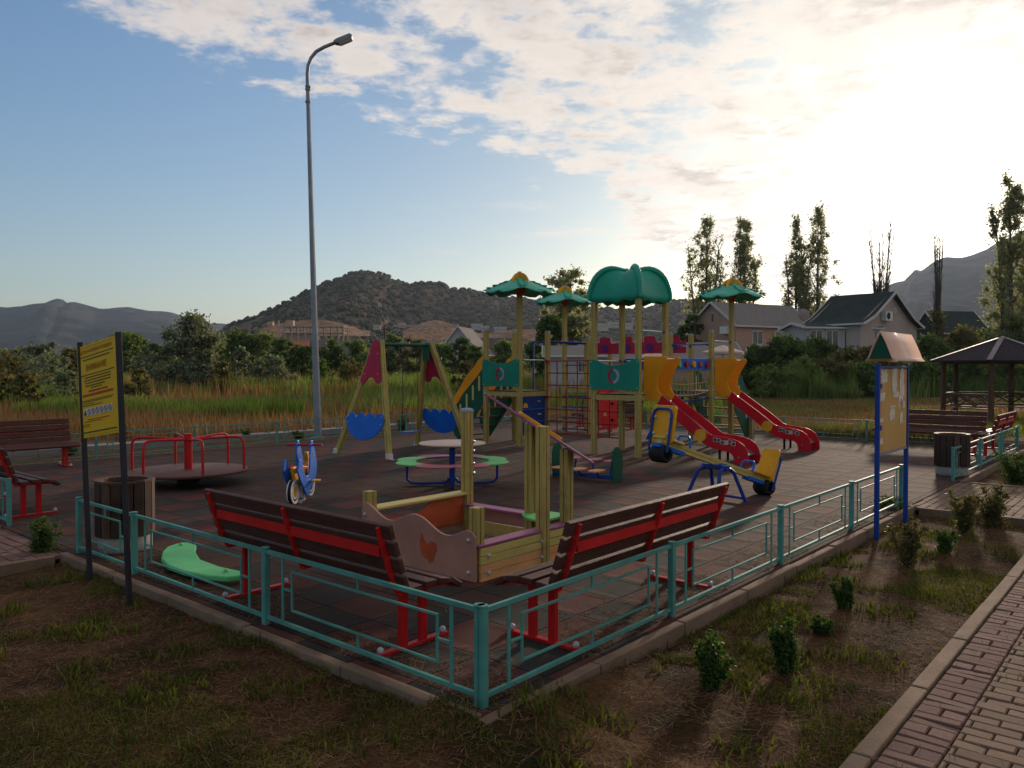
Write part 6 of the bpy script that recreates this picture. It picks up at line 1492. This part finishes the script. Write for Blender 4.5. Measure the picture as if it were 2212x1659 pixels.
# its white glazed porch to the left
p = AT(1812, 797, 62); t = house('glazed_porch', 'low white glazed porch joined to the left of the dark roofed house', p.x, p.y+1.7, rzg*.3, 6.4, 3.4, 5.2, 5.55, M['whitew'], M['dkroof'], .3, cat='porch', windows=(('y-', -2.4, 4.0, 1.1, 2.0), ('y-', -1.0, 4.0, 1.1, 2.0), ('y-', .7, 4.0, 1.4, 2.0), ('y-', 2.4, 4.0, 1.2, 2.0)))
p = AT(2050, 797, 85); house('mansard_house', 'green mansard roofed house half hidden by bushes left of the big poplar', p.x, p.y, .15, 5.4, 5, 5.8, 8.1, M['dkroof'], M['dkroof'], .2, windows=(('y-', .6, 4.4, .8, .8),))
mb = MB(); mb.add([Vector((x, y, z)) for x, y, z in ((-1.9, -2.7, 7.42), (2.6, -2.7, 7.3), (2.2, 0, 7.75), (-1.6, 0, 7.8))], [(0, 1, 2, 3)]); 
# grey shed and long low roofs behind the play structure
p = AT(1246, 797, 55); house('grey_shed', 'small grey shed behind the second palm post', p.x, p.y, -.05, 4.2, 3, 2.9, 3.5, M['whitew'], M['slate'], .3, cat='shed', windows=(('y-', .3, 2.0, .5, .8),))
p = AT(1420, 797, 66); house('low_peach_house', 'long low peach house behind the red battlement board', p.x, p.y, .06, 12.5, 5, 2.9, 4.1, M['peach'], M['slate'], .4, cat='house', windows=(('y-', -4, 1.7, 1.0, .9), ('y-', 0, 1.7, 1.0, .9), ('y-', 4, 1.7, 1.0, .9)))
p = AT(1112, 797, 190); house('village_house', 'far house with pale gable left of the first palm post', AT(1203, 797, 180).x, 180, .9, 9, 8, 6.5, 12.0, M['whitew'], mat('brown_far_roof', (.13, .09, .075), .8), .5)
for i, (px, Y, rz_, lx, wy, e, rg, wm, lb, rc) in enumerate([(1196, 175, 1.2, 8, 7, 4.5, 9.0, 'whitew', 'small far house with a red roof behind the right end of the swing beam', (.35, .05, .04)), (1005, 150, 1.35, 9, 8, 5.0, 9.8, 'whitew', 'far house with steep triangular grey gable right of the swing', (.12, .10, .095)),
        (1060, 170, .3, 10, 8, 5.2, 8.6, 'peach', 'far dark roofed house between the swing and the slide tower', (.09, .07, .07)), (1320, 200, .1, 16, 8, 6, 9.0, 'peach', 'far long house behind the green canopy posts', (.16, .13, .12)), (718, 170, .2, 9, 8, 3.5, 8.2, 'whitew', 'far house roof right of the lamp behind dark trees', (.13, .11, .10)), (745-90, 210, .1, 9, 7, 7.2, 9.2, 'whitew', 'far house with an orange red roof below the unfinished building', (.42, .10, .05))]):
    p = AT(px, 797, Y); house('village_house', lb, p.x, p.y, rz_, lx, wy, e, rg, M[wm], mat('far_roof', rc, .8), .4)
# tiny houses on the slope
for i, (px, py, Y, w_, h_) in enumerate([(1300, 700, 420, 9, 5), (1325, 697, 430, 8, 4), (1352, 699, 430, 10, 4.5), (868, 700, 440, 5, 3), (1030, 701, 430, 8, 4), (1048, 706, 420, 5, 4), (1080, 708, 425, 9, 4), (815, 704, 430, 5, 3)]):
    p = AT(px, py, Y); lb = ['leftmost', 'second', 'third', 'fourth', 'fifth', 'sixth', 'seventh', 'eighth']
    house('slope_house', ['tiny pale house far up the slope behind the first palm post', 'tiny pale house right of the first palm post on the slope', 'tiny pale house below the second palm roof on the slope', 'tiny pale hut on the road line above the small pointed tree', 'tiny pale house on the slope above the swing frame right leg', 'tiny pale hut on the slope right of the swing', 'tiny wide pale house on the slope left of the slide tower', 'tiny pale hut on the slope above the swing beam'][i], p.x, p.y, .1, w_*.7, 4, h_*.6, h_*.6+1.1, M['whitew'], M['slate'], .3, z0=p.z-h_*.75)
# satellite dish by the peach house
p = AT(1737, 681, 70); t = thing('satellite_dish', 'round grey satellite dish on a mast beside the peach house', 'satellite dish', (p.x, p.y, -.15))
mb = MB(); n = 20; mb.lathe([(0.01, .14), (.25, .11), (.5, .04), (.62, 0), (.63, .02), (.5, .07), (.25, .14), (.01, .17)], n=24); o = mb.build('dish', M['slate'], t, loc=(0, 0, p.z+.15)); o.rotation_euler = (R(75), 0, R(20))
mb = MB(); mb.tube([(0, .1, 0), (0, .1, p.z+.15)], .05, 8); mb.build('mast', M['galv'], t)
# parasols
for i, (px, py, Y, r_) in enumerate([(1562, 745, 47, 1.25), (1410, 757, 48, .9)]):
    p = AT(px, py, Y); t = thing('parasol', ['wide beige parasol behind the second slide', 'beige parasol top behind the green canopy tower'][i], 'parasol', (p.x, p.y, -.15), 0, 'beige parasols'); mb = MB(); vs = [Vector((0, 0, p.z+.15))] + [Vector((math.cos(k*math.pi/4)*r_, math.sin(k*math.pi/4)*r_, p.z+.15-.42)) for k in range(8)]; vs += [v - Vector((0, 0, .14)) for v in vs[1:]]
    mb.add(vs, [(0, 1+k, 1+(k+1) % 8) for k in range(8)] + [(1+k, 9+k, 9+(k+1) % 8, 1+(k+1) % 8) for k in range(8)]); mb.build('cover', M['tabletop'], t); mb = MB(); mb.tube([(0, 0, 0), (0, 0, p.z+.1)], .03, 8); mb.build('pole', M['galv'], t)
# unfinished concrete frame building
p = AT(670, 797, 380); t = thing('unfinished_building', 'unfinished concrete frame building left of the lamp before the hill', 'building', (p.x, p.y, 0), 0); k = 380/F
M['bare'] = mat('bare_concrete', (.34, .27, .22), .9, .1, .1)
def X_(px): return (px-670)*k
def Z_(py): return H + (797-py)*k
mb = MB()
for py in (719, 705): mb.box((X_(672), 5, Z_(py)), (X_(742)-X_(603), 10, .45))
mb.build('slab', M['bare'], t); mb = MB()
for px in (603, 616, 630, 645, 660, 676, 690, 705, 720, 732, 742):
    for y in (.3, 9.5): mb.box((X_(px), y, (Z_(705)+0)/2), (.55, .5, Z_(705)))
for px, py in ((602, 692), (616, 696)): mb.box((X_(px), .3, (Z_(py)+Z_(705))/2), (.6, .5, Z_(py)-Z_(705)))
mb.build('column', M['bare'], t); mb = MB(); mb.box((X_(625), 2, (Z_(692)+Z_(704))/2), (X_(633)-X_(617), 3, Z_(692)-Z_(704))); mb.box((X_(583), 2, (Z_(695)+Z_(703))/2), (X_(588)-X_(577), 3, Z_(695)-Z_(703))); mb.box((X_(645), 5, Z_(722)-2), (X_(680)-X_(605), 6, 4)); mb.build('wall', M['peach'], t)
# utility poles
for i, (px, ty, by, Y) in enumerate([(831, 705, 797, 120), (1500, 690, 797, 70)]):
    p = AT(px, 797, Y); zt = AT(px, ty, Y).z; t = thing('utility_pole', ['thin dark utility pole above the left top of the swing', 'utility pole at the gable of the peach house'][i], 'utility pole', (p.x, p.y, -.15)); mb = MB(); mb.tube([(0, 0, 0), (0, 0, zt+.15)], [.15, .09], 8); mb.build('pole', M['darkwood'], t); mb = MB(); mb.bar((-.8, 0, zt-.3), (.8, 0, zt-.3), .1, .1); mb.build('cross_arm', M['darkwood'], t)
# rocky track of retaining wall on the slope
mb = MB(); a, b = AT(850, 704, 432), AT(990, 704, 432); mb.bar(a, b, 3, 1.0); o = mb.build('retaining_wall', M['bare']); tag(o, 'thin pale retaining wall line across the foot of the hill', 'wall')
# grey utility box in the meadow
p = G(1036, 856, -.15); p = AT(1036, 797, 26); t = thing('utility_box', 'grey metal box in the reeds left of the slide tower', 'box', (p.x, 26, -.15)); mb = MB(); mb.box((0, 0, .85), (.55, .4, 1.7)); mb.build('cabinet', M['galv'], t, bev=.02); mb = MB(); mb.box((0, -.21, .9), (.48, .02, 1.2)); mb.build('door', M['galv'], t, bev=.004)

# ================================================================== haze
HAZE = 0.00007
mb = MB(); mb.box((0, 5700, 250), (19000, 11500, 506)); hz = mb.build('haze', bpy.data.materials.new('haze'))
hm = hz.data.materials[0]; hm.use_nodes = True; q = NT(hm.node_tree); oo = q.n('ShaderNodeOutputMaterial'); pvn = q.n('ShaderNodeVolumePrincipled'); pvn.inputs['Color'].default_value = (.62, .76, 1.0, 1); pvn.inputs['Density'].default_value = HAZE; pvn.inputs['Anisotropy'].default_value = .5
hm.node_tree.links.new(pvn.outputs[0], oo.inputs['Volume']); tag(hz, kind='stuff')
hz['label'] = 'thin pale air haze over the whole valley'; hz['category'] = 'haze'
